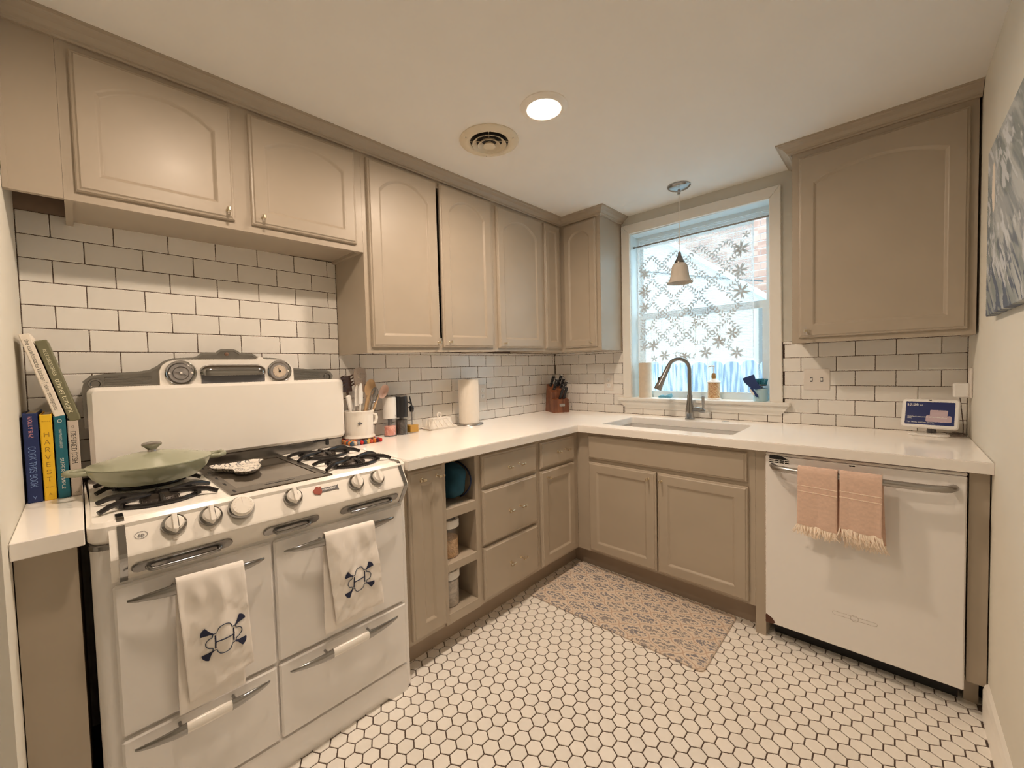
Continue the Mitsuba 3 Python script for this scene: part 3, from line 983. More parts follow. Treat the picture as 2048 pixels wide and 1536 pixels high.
def sprig(p0, p1, y, n=6):
    p0, p1 = np.array(p0), np.array(p1)
    d = p1 - p0
    a = math.atan2(d[1], d[0])
    L = np.linalg.norm(d)
    w = 0.0018
    nx, nz = -math.sin(a) * w, math.cos(a) * w
    pts = [p0 + d * s + np.array([-d[1], d[0]]) * 0.10 * math.sin(s * math.pi * 2) for s in np.linspace(0, 1, 9)]
    ms = [grid([[(q[0] + nx, y, q[1] + nz) for q in pts], [(q[0] - nx, y, q[1] - nz) for q in pts]])]
    for i in range(n):
        q = p0 + d * (i + 0.5) / n
        for s in (-1, 1):
            ms.append(petal(q[0], q[1], a + s * (0.8 + 0.3 * rng.random()), 0.020 + 0.007 * rng.random(), 0.0046, y))
    return join(*ms)


YF = CY - 0.006
FLW = [(0.80, 1.93, 0.046), (0.805, 1.80, 0.050), (0.795, 1.69, 0.046), (1.425, 1.975, 0.056), (1.42, 1.845, 0.052), (1.425, 1.715, 0.058), (0.86, 1.41, 0.048), (0.94, 1.335, 0.044), (1.215, 1.345, 0.048),
       (1.295, 1.41, 0.050), (1.375, 1.46, 0.044), (0.79, 1.40, 0.036), (1.40, 1.335, 0.046), (1.08, 1.325, 0.036), (1.455, 2.055, 0.026), (1.355, 1.375, 0.026), (0.865, 1.315, 0.028), (1.02, 1.47, 0.026), (1.145, 1.545, 0.028)]
for i, (x, z, r) in enumerate(FLW):
    obj('lace_flower', flower(x, z, r, YF - 0.001 * (i % 2), 6 if r > 0.03 else 5, 0.4 + 0.7 * i), 'm_lace', lk)
SPR = []
for r in range(5):
    for c in range(4):
        xm, zm = 0.845 + 0.165 * c, 2.05 - 0.165 * r      # a trellis of leafy garlands
        SPR.append(((xm, zm), (xm + 0.078, zm - 0.080)))
        SPR.append(((xm, zm - 0.004), (xm - 0.078, zm - 0.082)))
        SPR.append(((xm + 0.004, zm - 0.158), (xm + 0.078, zm - 0.086)))
        SPR.append(((xm - 0.004, zm - 0.158), (xm - 0.078, zm - 0.086)))
SPR += [((1.0, 1.345), (1.15, 1.32)), ((0.78, 1.50), (0.79, 1.60)), ((1.44, 1.52), (1.43, 1.64))]
for a_, b_ in SPR:
    if max(a_[0], b_[0]) < CX1 - 0.01 and min(a_[0], b_[0]) > CX0 + 0.01 and min(a_[1], b_[1]) > 1.31 and rng.random() < 0.9:
        obj('lace_sprig', sprig(a_, b_, YF, 5), 'm_lace', lk)

# things on the sill
single('canister', lathe([(0, 0), (0.044, 0), (0.045, 0.002), (0.045, 0.250), (0.043, 0.253), (0.036, 0.253), (0.035, 0.245), (0, 0.245)], 32, (0.795, 0.040, 1.0352)), M_TAN, 'tall plain tan cylinder on the left end of the window sill', 'canister', 40)
for i, (x, s) in enumerate(((0.912, 0.9), (0.962, 1.1))):
    pass
kx = thing('bag_clip', 'small sky-blue plastic clip lying on the sill beside the faucet', 'clip')
obj('jaw', moved(hull([(0, 0, 0), (0.04, 0.004, 0), (0.052, 0, 0.008), (0.045, -0.008, 0.02), (0.02, -0.01, 0.018), (0, -0.006, 0.012), (0.03, 0.006, 0.022), (0.004, 0.006, 0.014)]), None, (0.885, 0.055, 1.0352)), M_BLUEPL, kx)
obj('grip', moved(hull([(0, 0, 0), (0.05, 0.004, 0), (0.06, 0, 0.014), (0.056, -0.008, 0.032), (0.03, -0.01, 0.018), (0, -0.008, 0.012), (0.052, 0.008, 0.034), (0.004, 0.008, 0.016)]), None, (0.928, 0.055, 1.0352)), M_BLUEPL, kx)
sk = thing('soap_dispenser', 'amber and white lattice soap bottle with a pump on the window sill', 'soap dispenser')
SX, SY, SZ = 1.262, 0.045, 1.0352
obj('bottle', lathe([(0, 0.004), (0.037, 0.004), (0.037, 0.112), (0, 0.112)], 28, (SX, SY, SZ)), M_AMBER, sk, 40)
obj('foot', lathe([(0, 0), (0.044, 0), (0.044, 0.007), (0.038, 0.010), (0, 0.010)], 28, (SX, SY, SZ)), M_CERAMIC, sk, 40)
obj('shoulder', lathe([(0.030, 0.110), (0.042, 0.110), (0.042, 0.116), (0.030, 0.124), (0.016, 0.136), (0, 0.136)], 28, (SX, SY, SZ)), M_CERAMIC, sk, 40)
obj('collar', lathe([(0, 0.134), (0.012, 0.134), (0.015, 0.145), (0.015, 0.160), (0.010, 0.172), (0, 0.174)], 20, (SX, SY, SZ)), mat('m_amber_glass', (0.36, 0.20, 0.07), 0.2), sk, 40)
obj('pump', join(tube([(SX, SY, SZ + 0.172), (SX, SY, SZ + 0.215)], 0.003, 10), tube([(SX + 0.004, SY + 0.002, SZ + 0.217), (SX - 0.01, SY - 0.010, SZ + 0.220), (SX - 0.026, SY - 0.026, SZ + 0.212)], [0.006, 0.005, 0.003], 10)), M_WHITE, sk, 40)
single('cup', lathe([(0, 0), (0.036, 0), (0.039, 0.003), (0.040, 0.078), (0.038, 0.078), (0.036, 0.006), (0, 0.006)], 32, (1.532, 0.030, 1.0352)), M_CUP, 'pale blue cup holding brushes on the right end of the sill', 'cup', 40)
bk = thing('dish_brush', 'round dish brush with teal bristles standing in the blue cup', 'brush')
obj('handle', join(tube([(1.528, 0.035, 1.044), (1.532, 0.028, 1.09), (1.535, 0.025, 1.125)], [0.008, 0.010, 0.011], 12), lathe([(0, -0.004), (0.028, -0.004), (0.034, 0.0), (0.033, 0.004), (0, 0.006)], 20, (1.535, 0.025, 1.132))), M_NICKEL, bk, 40)
br = []
for i in range(120):
    a, r = rng.random() * 2 * math.pi, 0.030 * math.sqrt(rng.random())
    b0 = np.array([1.535 + r * math.cos(a), 0.025 + r * math.sin(a), 1.136])
    br.append(tube([b0, b0 + (0.25 * r * math.cos(a), 0.25 * r * math.sin(a), 0.030 + 0.006 * rng.random())], 0.0013, 4))
obj('bristles', join(*br), M_BRISTLE, bk, kind='stuff')
sk = thing('scrub_brush', 'navy blue fan-shaped scraper leaning out of the blue cup', 'scraper')
fan = sg.Polygon([(-0.080, 0.068), (-0.018, 0.093), (-0.010, 0.060), (0.020, 0.010), (-0.008, 0.0), (-0.04, 0.014), (-0.070, 0.045)])
obj('blade', moved(extr(fan.buffer(-0.004).buffer(0.004), 0.008), on_back(1.524, -0.008, 1.106)), M_NAVYPL, sk)
obj('handle', moved(extr(sg.LineString([(-0.014, 0.004), (0.016, -0.040)]).buffer(0.0065), 0.008), on_back(1.508, -0.016, 1.108)), M_NAVYPL, sk)
obj('tag', moved(extr(sg.Polygon([(-0.024, -0.002), (-0.015, 0.004), (0.006, -0.028), (-0.002, -0.033)]), 0.002), on_back(1.507, -0.0245, 1.106)), M_WHITE, sk, label='white tag')
obj('stem', moved(extr(sg.Polygon([(-0.008, -0.04), (0.008, -0.04), (0.012, 0.012), (-0.012, 0.012)]), 0.006), on_back(1.524, 0.012, 1.098)), M_NAVYPL, sk)

# ------------------------------------------------------------------ outside
struct('ground', box(-8, 12, 0.3, 14, -0.5, -0.4), M_GROUND)
fk = thing('fence', 'weathered blue-grey dog-ear picket fence outside the window', 'fence')
fx = -2.2
n_ = 0
while fx < 2.9:
    w = 0.138
    h = 1.285 + 0.012 * math.sin(fx * 3) + 0.006 * rng.normal()
    pk = sg.Polygon([(0, -0.4), (w, -0.4), (w, h - 0.035), (w - 0.022, h - 0.008), (w - 0.045, h), (0.045, h), (0.022, h - 0.008), (0, h - 0.035)])
    obj('picket', moved(extr(pk, 0.016), on_back(fx, 1.32 + 0.004 * rng.normal(), 0)), M_FENCE, fk)
    fx += w + 0.006
for z in (-0.1, 0.95):
    obj('rail', box(-2.2, 2.9, 1.325, 1.36, z, z + 0.08), M_FENCE, fk)
hk = thing('neighbour_house', 'reddish brick house wall seen through the upper right of the window', 'house')
wl = obj('wall', box(-0.55, 2.8, 4.2, 4.4, -0.4, 6.0), mat('m_mortar', (0.78, 0.76, 0.74), 0.9), hk)
bply = mikit.ply(box(0, 0.235, -0.012, 0.0, 0, 0.088), M_BRICK, False)
for r in range(24):
    for c in range(7):
        bx_, bz_ = -0.55 + 0.245 * c + (0.12 if r % 2 else 0), 1.60 + 0.105 * r
        if bx_ < 0.95:
            scene[key_of('brick', wl)] = {**bply, 'to_world': T().translate((bx_, 4.2, bz_))}
sk = thing('shed', 'pale shed with a white gable behind the fence', 'shed')
gab = sg.Polygon([(-2.4, 1.88), (0.985, 1.88), (1.10, 1.952), (0.146, 2.70), (-0.95, 3.56), (-2.4, 2.40)])
obj('gable', moved(extr(gab, 0.05), on_back(0, 2.65, 0)), M_ROOF, sk)
obj('fascia', moved(extr(sg.LineString([(-1.2, 2.62), (-0.365, 2.551), (0.35, 2.36), (1.02, 2.195)]).buffer(0.008), 0.02), on_back(0, 2.60, 0)), M_GREY, sk)
obj('roof', moved(extr(sg.LineString([(-2.5, 2.36), (-0.95, 3.58), (0.15, 2.72), (1.14, 1.945)]).buffer(0.022, cap_style='flat'), 1.2), frame((1, 0, 0), (0, 0, 1), (0, -1, 0), (0, 3.7, 0))), M_ROOF, sk)
for x in np.arange(-1.9, 0.95, 0.145):
    obj('wall_board', box(x, x + 0.139, 2.60, 2.62 + 0.0, -0.4, 1.878), mat('m_tan_board', varied((0.80, 0.70, 0.60), 0.3, 6.0, (4, 4, 0.6)), 0.9), sk)
single('utility_post', box(0.985, 1.05, 2.55, 2.62, -0.4, 1.93, 0.008), mat('m_post_grey', (0.26, 0.25, 0.24), 0.9), 'dark square post standing behind the fence', 'post')

# ------------------------------------------------------------------ dishwasher
M_BURN = mat('m_emblem_grey', (0.36, 0.32, 0.28), 0.5)
dk = thing('dishwasher', 'white dishwasher with a long steel handle', 'dishwasher')
DX0, DX1, DY = 1.7005, 2.3135, -0.690
obj('tub', box(DX0 + 0.003, DX1 - 0.003, -0.65, -0.03, 0.09, 0.868), M_BLACK, dk)
dd = obj('door', join(box(DX0, DX1 - 0.002, DY, -0.652, 0.082, 0.852, 0.004), box(DX0, DX1 - 0.002, DY, -0.652, 0.854, 0.864, 0.003)), M_ENAMEL2, dk)
obj('toe_panel', box(DX0 + 0.02, DX1 - 0.01, -0.60, -0.585, 0.0, 0.088), M_BLACK, dk, label='black toe panel')
hpts = []
for s in np.linspace(0, 1, 41):
    x = 1.728 + s * (2.281 - 1.728)
    out = 0.060 * (1 - (2 * s - 1) ** 8) ** 0.5 if 0 < s < 1 else 0
    hpts.append((x, DY + 0.0 - out, 0.808 + 0.0))
hp_ = [np.array([[0, 0.0085 * math.cos(a), 0.0135 * math.sin(a)] for a in np.linspace(0, 2 * math.pi, 17)[:-1]])]
obj('handle', tube(hpts, 0.0125, 14), M_STEEL, dd, 40, label='curved steel bar handle')
obj('vent_slot', join(moved(extr([(1.716, 0.853), (1.738, 0.856), (1.768, 0.851), (1.790, 0.838), (1.716, 0.838)], 0.0008), on_back(0, DY, 0)),
                     *[box(1.716 + 0.0195 * i, 1.732 + 0.0195 * i, DY - 0.0008, DY, z, z + 0.0045) for i in range(4) for z in (0.822, 0.830)]), M_BLACK, dd, label='dark air vent slots')
obj('latch_slot', box(1.992, 2.010, DY - 0.0006, DY, 0.842, 0.847), M_BLACK, dd)
obj('emblem', join(moved(extr(sg.Point(0, 0).buffer(0.013).difference(sg.Point(0, 0).buffer(0.0115)), 0.0006), on_back(2.012, DY, 0.222)),
                   moved(extr(sg.LineString([(-0.064, 0.004), (0.062, 0.004)]).buffer(0.0075).difference(sg.LineString([(-0.064, 0.004), (0.062, 0.004)]).buffer(0.0066)), 0.0004), on_back(2.012, DY, 0.219))), M_BURN, dd)
obj('rust_chip', moved(extr([(1.7008, 0.082), (1.728, 0.082), (1.738, 0.092), (1.727, 0.108), (1.704, 0.122), (1.7008, 0.116)], 0.0008), on_back(0, DY, 0)), mat('m_rust', (0.09, 0.04, 0.025), 0.9), dd, label='rusty chip at the corner')


def cloth_noise(a, b, seed=0, s=1.0):
    return meshkit.fbm(np.array([a * s, b * s, seed * 7.3 + 0.5]), 3, seed) - 0.5


def band(P_, z, x0, x1):
    """A woven stripe lying just on the front leaf at about height z."""
    F_ = np.array(P_)[16:]
    rows_ = []
    for e in (0.0020, -0.0020):
        r_ = []
        for j in range(F_.shape[1]):
            zz = F_[:, j, 2]
            zq = z + e - 0.010 * j / (F_.shape[1] - 1) * 0.4
            o_ = np.argsort(zz)
            r_.append((np.interp(zq, zz[o_], F_[o_, j, 0]), np.interp(zq, zz[o_], F_[o_, j, 1]) - 0.0052, zq))
        rows_.append(r_)
    return grid(rows_)


def hand_towel(name, label, x0, x1, zt, zf, zb_, fringe_shift):
    """Folded over the dishwasher handle: a front leaf and a longer back leaf, with fringes."""
    t = thing(name, label, 'towel', 'pink hand towels on the dishwasher')
    yb = DY - 0.060
    nu = 22
    P_ = []
    prof = [(yb + 0.0265, zb_)] + [(yb + 0.0255, z) for z in np.linspace(zb_ + 0.02, zt - 0.024, 7)] + [(yb + 0.0165 * math.cos(a), zt - 0.018 + 0.0165 * math.sin(a)) for a in np.linspace(0, math.pi, 9)] + [(yb - 0.0185 - 0.004 * s, zt - 0.024 - s * (zt - 0.024 - zf)) for s in np.linspace(0, 1, 14)]
    for i, (y, z) in enumerate(prof):
        row = []
        back = i < 8
        for u in np.linspace(0, 1, nu):
            x = x0 + u * (x1 - x0) + (0.012 * (1 - i / 8) if back else 0)
            w = 0.004 * math.sin(u * 5 + x0 * 9) * (abs(z - zt) / 0.2) + 0.004 * cloth_noise(x * 20, z * 20, 3)
            row.append((x, y - (0 if back else abs(w)), z - (0 if back or z > zt - 0.03 else 0.010 * u * (zt - z) / 0.2)))
        P_.append(row)
    m = thick(np.array(P_), 0.0035)
    obj('cloth', m, M_PINK, t, True)
    fr = []
    for (z, y, n, sh, ln) in ((zf, yb - 0.0255, 95, 0.0, 0.038), (zb_, yb + 0.0235, 70, 0.012, 0.030)):
        for i in range(n):
            u = (i + 0.5) / n
            x = x0 + sh + u * (x1 - x0)
            zz = z - (0.010 * u if sh == 0 else 0)
            dx, dy_ = rng.normal(fringe_shift, 0.011), -abs(rng.normal(0, 0.006)) if sh == 0 else 0.004 * rng.random()
            L_ = ln * (0.75 + 0.5 * rng.random())
            fr.append(tube([(x, y, zz + 0.004), (x + dx * 0.4, y + dy_ * 1.0, zz - L_ * 0.5), (x + dx, y + dy_ * 0.5, zz - L_)], [0.0016, 0.0019, 0.0012], 5, True))
    obj('fringe', join(*fr), M_FRINGE, t, True, kind='stuff')
    st = []
    for z in (zt - 0.075, zt - 0.098):
        st.append(band(P_, z, x0, x1))
    for q in st:
        obj('stripe', q, M_STRIPE, t, True, label='pale woven stripe')
    return t


hand_towel('hand_towel', 'pink fringed hand towel on the dishwasher handle, the left one of the pair', 1.832, 1.962, 0.834, 0.598, 0.575, -0.004)
hand_towel('hand_towel', 'pink fringed hand towel on the dishwasher handle, the right one with its longer back showing', 1.969, 2.093, 0.834, 0.612, 0.556, 0.006)

# ------------------------------------------------------------------ gas range
gk = thing('gas_range', 'vintage white enamel gas range with chrome backguard', 'range')
SY0, SY1 = -2.800, -1.9155


def plan_round(x0, x1, y0, y1, r, n=6):
    o = []
    for cx, cy_, a in ((x1 - r, y1 - r, 0), (x0 + 0.001, y1 - 0.001, 90), (x0 + 0.001, y0 + 0.001, 180), (x1 - r, y0 + r, 270)):
        rr = r if cx == x1 - r else 0.001
        for k in range(n + 1):
            t_ = math.radians(a + 90 * k / n)
            o.append((cx + rr * math.cos(t_), cy_ + rr * math.sin(t_)))
    return np.array(o)


obj('body', slab(plan_round(0.03, 0.700, SY0 + 0.002, SY1 - 0.002, 0.03), 0.0, 0.846), M_ENAMEL2, gk, 30)
obj('trim_band', slab(plan_round(0.03, 0.704, SY0, SY1, 0.03), 0.846, 0.860, 0.002), M_CHROME_D, gk, 30)
obj('cooktop', slab(plan_round(0.03, 0.708, SY0 - 0.001, SY1 + 0.001, 0.035), 0.860, 0.9145, 0.010), M_ENAMEL, gk, 30)
# control panel
prof = [(0.64, 0.9135), (0.688, 0.9160), (0.697, 0.912), (0.744, 0.838), (0.746, 0.830), (0.742, 0.822), (0.705, 0.762), (0.695, 0.757), (0.64, 0.757)]


def x_prism(profile, y0, y1):
    return moved(extr(profile, y1 - y0), frame((1, 0, 0), (0, 0, 1), (0, -1, 0), (0, y1, 0)))


obj('control_panel', x_prism(prof, -2.764, -1.938), M_ENAMEL, gk, 25)
grow = np.array(sg.Polygon(prof).buffer(0.0035).exterior.coords)[:-1]
for a, b in ((-2.749, -2.734), (-1.957, -1.943)):
    obj('panel_trim', x_prism(grow, a, b), M_CHROME, gk, 25, label='chrome end trim')
# doors and drawers
for nm, y0, y1, z0, z1 in (('oven_door', -2.763, -2.4115, 0.367, 0.752), ('oven_door', -2.4045, -1.951, 0.367, 0.752), ('drawer', -2.764, -2.4115, 0.116, 0.355), ('drawer', -2.4045, -1.951, 0.116, 0.355)):
    d_ = obj(nm, box(0.7005, 0.719, y0, y1, z0, z1, 0.005), M_ENAMEL2, gk)
    a, b, zc_ = {(-2.763, 0.367): (-2.740, -2.437, 0.717), (-2.4045, 0.367): (-2.383, -2.001, 0.718), (-2.764, 0.116): (-2.743, -2.438, 0.336), (-2.4045, 0.116): (-2.381, -1.999, 0.331)}[(y0, z0)]
    s = np.linspace(0, 1, 33)
    taper = np.minimum(1, np.minimum(s, 1 - s) / 0.42) ** 0.7
    # a flattened spindle: the section is an ellipse lofted along y
    def spindle(s0, s1, k=1.0):
        lp = []
        for q in np.linspace(s0, s1, 22):
            w = 0.0030 + 0.0140 * min(1, min(q, 1 - q) / 0.40) ** 0.7
            xo = 0.739 + 0.018 * min(1, min(q, 1 - q) / 0.25) ** 0.6
            lp.append([(xo + 0.62 * w * k * math.cos(t_), a + q * (b - a), zc_ + w * k * math.sin(t_)) for t_ in np.linspace(0, -2 * math.pi, 15)[:-1]])
        return loft(lp)
    posts = join(*[tube([(0.716, a + q * (b - a), zc_), (0.750, a + q * (b - a), zc_)], 0.004, 10) for q in (0.3, 0.7)])
    if nm == 'oven_door':
        obj('handle', join(spindle(0, 1), posts), M_CHROME, d_, 40, label='tapered chrome handle')
    else:
        obj('handle', join(spindle(0, 0.335), spindle(0.665, 1), spindle(0.32, 0.68, 0.5), posts), M_CHROME, d_, 40, label='tapered chrome handle ends')
        obj('handle_grip', spindle(0.33, 0.67, 0.9), M_ENAMEL, d_, 40, label='white grip in the middle of the handle')
kick = sg.Polygon([(SY0 + 0.037, 0.0), (-2.62, 0.0), (-2.595, 0.018), (-2.56, 0.030), (-2.36, 0.045), (-2.16, 0.030), (-2.125, 0.018), (-2.10, 0.0), (SY1 - 0.036, 0.0), (SY1 - 0.036, 0.108), (SY0 + 0.037, 0.108)])
kick = sg.Polygon([(-2.764, 0.0), (-2.70, 0.0), (-2.675, 0.028), (-2.62, 0.032), (-2.09, 0.032), (-2.05, 0.030), (-2.02, 0.0), (-1.951, 0.0), (-1.951, 0.108), (-2.764, 0.108)])
obj('kick_plate', moved(extr(kick, 0.014), frame((0, 1, 0), (0, 0, 1), (1, 0, 0), (0.7005, 0, 0))), M_ENAMEL2, gk)
# towel-bar style pulls on the lower band of the panel
bn = np.array([0.081, 0, -0.0515])
bn /= np.linalg.norm(bn)                 # outward normal of the band
bu = np.array([0.0515, 0, 0.081])
bu /= np.linalg.norm(bu)
for a, b in ((-2.728, -2.512), (-2.434, -2.268), (-2.197, -1.972)):
    c = np.array([0.7235, (a + b) / 2, 0.791]) + bn * 0.0012
    A = frame((0, 1, 0), bu, bn, c)
    L_ = b - a
    k = obj('band_pull', moved(slab(rounded(L_, 0.034, 0.0165), -0.002, 0.004, 0.002), A), M_CHROME_D, gk, 30)
    obj('grip', moved(join(tube([(-L_ / 2 + 0.03, -0.003, 0.003), (-L_ / 2 + 0.036, -0.003, 0.014), (-L_ / 2 + 0.05, -0.003, 0.016), (L_ / 2 - 0.05, -0.003, 0.016), (L_ / 2 - 0.036, -0.003, 0.014), (L_ / 2 - 0.03, -0.003, 0.003)], 0.0055, 10)), A), M_CHROME, k, 40)
# knobs on the sloped face
sn = np.array([0.074, 0, 0.047])
sn /= np.linalg.norm(sn)
su = np.array([-0.047, 0, 0.074])
su /= np.linalg.norm(su)
C0 = np.array([0.7205, 0, 0.8755]) + sn * 0.0012


def on_slope(y, d=0.0):
    return frame((0, 1, 0), su, sn, C0 + np.array([0, y, 0]) + su * d)


knob_base = lathe([(0, 0), (0.0265, 0), (0.0275, 0.004), (0.0265, 0.010), (0.021, 0.014), (0, 0.014)], 28)
knob_cap = lathe([(0.0, 0.012), (0.0205, 0.012), (0.0205, 0.019), (0.017, 0.0245), (0.0, 0.026)], 28)
fin = hull([(x * s, y, z) for x, z in ((0.0065, 0.014), (0.0048, 0.036)) for s in (-1, 1) for y in (-0.021, 0.0205)] + [(0, -0.027, 0.018), (0, 0.024, 0.018), (0, -0.024, 0.034)])
edge_s = join(*[tube([(s * 0.0072, -0.019, 0.0205), (s * 0.0060, 0.0, 0.031), (s * 0.0072, 0.0195, 0.0205)], 0.0016, 6) for s in (1,)])
for y, tw in ((-2.640, 0), (-2.560, 0), (-2.345, 0), (-2.136, 0), (-2.056, 0)):
    A = on_slope(y)
    k = obj('knob', moved(join(knob_base, edge_s), A), M_CHROME, gk, 30, label='round chrome burner knob')
    obj('knob_face', moved(join(knob_cap, fin), A), M_ENAMEL, k, 30)
    obj('pointer', moved(extr([(-0.008, -0.027), (0.008, -0.027), (0.0045, -0.040), (-0.0045, -0.040)], 0.0006), A), M_PLATE, k)
A = on_slope(-2.486, 0.004)
k = obj('oven_dial', moved(lathe([(0, 0), (0.033, 0), (0.034, 0.005), (0.032, 0.012), (0.029, 0.016), (0, 0.016)], 32), A), M_CHROME, gk, 30, label='chrome oven dial')
obj('dial_face', moved(lathe([(0, 0.014), (0.029, 0.014), (0.0285, 0.024), (0.025, 0.028), (0, 0.029)], 32), A), M_CERAMIC, k, 30)
ticks = [moved(box(-0.0008, 0.0008, 0.019, 0.023, 0.029, 0.0294), rot(a, (0, 0, 1))) for a in range(-150, 151, 25)] + [box(-0.001, 0.001, 0.008, 0.026, 0.029, 0.0296)]
obj('dial_marks', moved(join(*ticks), A), M_PLATE, k)
# badge and monogram
A = on_slope(-2.240, 0.002)
k = obj('badge', moved(extr(sg.Polygon([(-0.018, -0.007), (0.036, -0.007), (0.042, -0.010), (0.040, 0.0), (0.043, 0.009), (0.036, 0.006), (-0.018, 0.006)]), 0.0012), A), M_GREY, gk, label='small maker badge')
obj('badge_crest', moved(extr(sg.Polygon([(-0.042, 0.004), (-0.034, 0.010), (-0.030, 0.016), (-0.022, 0.012), (-0.015, 0.014), (-0.014, -0.004), (-0.020, -0.014), (-0.030, -0.012), (-0.040, -0.008)]), 0.002), A), M_REDBR, k)
obj('badge_letters', text("O'KEEFE & MERRITT", 0.0055, A @ trimesh.transformations.translation_matrix((0.010, 0, 0.0012)), 0.0005, True, 0.048), M_WHITE, k)
A = on_slope(-2.706, -0.006)
rng_ = sg.Point(0, 0).buffer(1, 24)
ov = affinity.scale(rng_, 0.0125, 0.0095).difference(affinity.scale(rng_, 0.0117, 0.0087))
obj('monogram', join(moved(extr(ov, 0.0005), A), text('cp', 0.008, A, 0.0005, True)), M_GREY, gk)
# griddle
gy0, gy1 = -2.505, -2.205
tray = sg.box(0.135, gy0, 0.694, gy1).difference(sg.box(0.20, gy0 + 0.03, 0.625, gy1 - 0.028))
k = obj('griddle', moved(extr(tray, 0.0045), None, (0, 0, 0.9146)), M_GRIDDLE, gk, label='bronze-grey griddle tray')
obj('plate', box(0.201, 0.624, gy0 + 0.031, gy1 - 0.029, 0.9147, 0.917, 0.001), M_LUSTRE, k)
obj('slots', join(*[box(0.18 + 0.115 * i, 0.215 + 0.115 * i, gy, gy + 0.006, 0.919, 0.9196) for i in range(5) for gy in (gy0 + 0.014, gy1 - 0.020)] + [box(0.652, 0.657, gy0 + 0.10, gy0 + 0.19, 0.919, 0.9197)]), M_BLACK, k)
# burners: each its own, with cap and grate


def grate(cx, cy_, rear=False):
    k = obj('burner_grate', None_mesh(cx, cy_), M_IRON, gk, 35, label='black cast iron grate')
    obj('burner_head', lathe([(0, 0), (0.043, 0), (0.045, 0.006), (0.040, 0.012), (0.024, 0.015), (0, 0.014)], 24, (cx, cy_, 0.9148)), mat_dark, k, 30)
    obj('burner_ports', join(*[moved(box(0.043, 0.0455, -0.0012, 0.0012, 0.003, 0.009), rotz(a), (cx, cy_, 0.9148)) for a in range(0, 360, 15)]), M_NICKEL, k)


mat_dark = mat('m_burner', (0.045, 0.035, 0.03), 0.4, 0.3)


def None_mesh(cx, cy_):
    ring = tube([(cx + 0.078 * math.cos(a), cy_ + 0.088 * math.sin(a), 0.9215) for a in np.linspace(0, 2 * math.pi, 41)], 0.0065, 8, False)
    ms = [ring]
    for sx, sy in ((1, 1), (1, -1), (-1, 1), (-1, -1)):
        a = np.array([cx + sx * 0.012, cy_ + sy * 0.022, 0.9365])
        m_ = np.array([cx + sx * 0.043, cy_ + sy * 0.085, 0.9365])
        e = np.array([cx + sx * 0.063, cy_ + sy * 0.128, 0.9225])
        ms.append(tube([a, (a + m_) / 2, m_, (m_ + e) / 2 + (0, 0, 0.003), e], [0.0045, 0.0075, 0.0085, 0.0075, 0.0065], 8))
        ms.append(tube([m_ + (0, 0, -0.004), m_ + (0, 0, -0.016)], 0.0065, 8))
    for sx in (1, -1):
        ms.append(tube([(cx + sx * 0.015, cy_, 0.9345), (cx + sx * 0.05, cy_, 0.934), (cx + sx * 0.078, cy_, 0.9215)], [0.0045, 0.0065, 0.0065], 8))
    return join(*ms)


for cx, cy_ in ((0.560, -2.650), (0.300, -2.650), (0.575, -2.075), (0.330, -2.085)):
    grate(cx, cy_)
# backguard: folding shelf, chrome wings, gauges
bgk = obj('backguard_shelf', moved(slab(rounded(0.868, 0.283, 0.022), 0, 0.105, 0.012), on_left(0.060, -2.3475, 1.1005)), M_ENAMEL, gk, 30, label='wide white folding shelf of the backguard')
obj('backguard_base', box(0.03, 0.15, SY0 + 0.02, SY1 - 0.01, 0.9146, 0.957, 0.004), M_CHROME_D, gk, label='grey strip under the shelf')
obj('hinge', join(box(0.150, 0.155, -2.005, -1.992, 0.930, 0.962), box(0.150, 0.154, -2.06, -2.00, 0.950, 0.957)), M_BLACK, gk)
wing = sg.Polygon([(-2.790, 1.10), (-2.792, 1.235), (-2.785, 1.262), (-2.768, 1.279), (-2.735, 1.285), (-2.64, 1.292), (-2.612, 1.297), (-2.590, 1.312), (-2.570, 1.330), (-2.545, 1.340), (-2.480, 1.344), (-2.466, 1.350), (-2.452, 1.363), (-2.406, 1.363),
                   (-2.395, 1.374), (-2.385, 1.379), (-2.345, 1.379), (-2.334, 1.374), (-2.322, 1.364), (-2.275, 1.360), (-2.262, 1.350), (-2.245, 1.344), (-2.180, 1.341), (-2.150, 1.330), (-2.132, 1.310), (-2.120, 1.296), (-2.04, 1.288), (-1.966, 1.284), (-1.946, 1.276), (-1.935, 1.258), (-1.932, 1.10)])
obj('backguard', moved(extr(wing, 0.035), frame((0, 1, 0), (0, 0, 1), (1, 0, 0), (0.045, 0, 0))), M_CHROME_D, gk, label='chrome wings and crest of the backguard')
rim = sg.LineString(np.array(wing.exterior.coords)[2:-2]).buffer(0.004)
obj('backguard_rim', moved(extr(rim, 0.008), frame((0, 1, 0), (0, 0, 1), (1, 0, 0), (0.078, 0, 0))), M_CHROME, gk)
dome = sg.Polygon([(-2.588, 1.20), (-2.588, 1.295), (-2.578, 1.318), (-2.560, 1.332), (-2.535, 1.338), (-2.265, 1.339), (-2.257, 1.350), (-2.247, 1.3505), (-2.237, 1.340), (-2.175, 1.338), (-2.150, 1.331), (-2.130, 1.315), (-2.120, 1.295), (-2.118, 1.20)])
obj('gauge_panel', moved(extr(dome, 0.026), frame((0, 1, 0), (0, 0, 1), (1, 0, 0), (0.081, 0, 0))), M_ENAMEL, gk, label='white enamel panel around the gauges')
obj('bolt', join(lathe([(0, 0), (0.008, 0), (0.007, 0.005), (0, 0.006)], 12)), M_RUSTY, gk)
scene[[k_ for k_ in scene if k_.endswith('gas_range__bolt')][0]]['to_world'] = T(on_left(0.081, -2.368, 1.362).tolist())
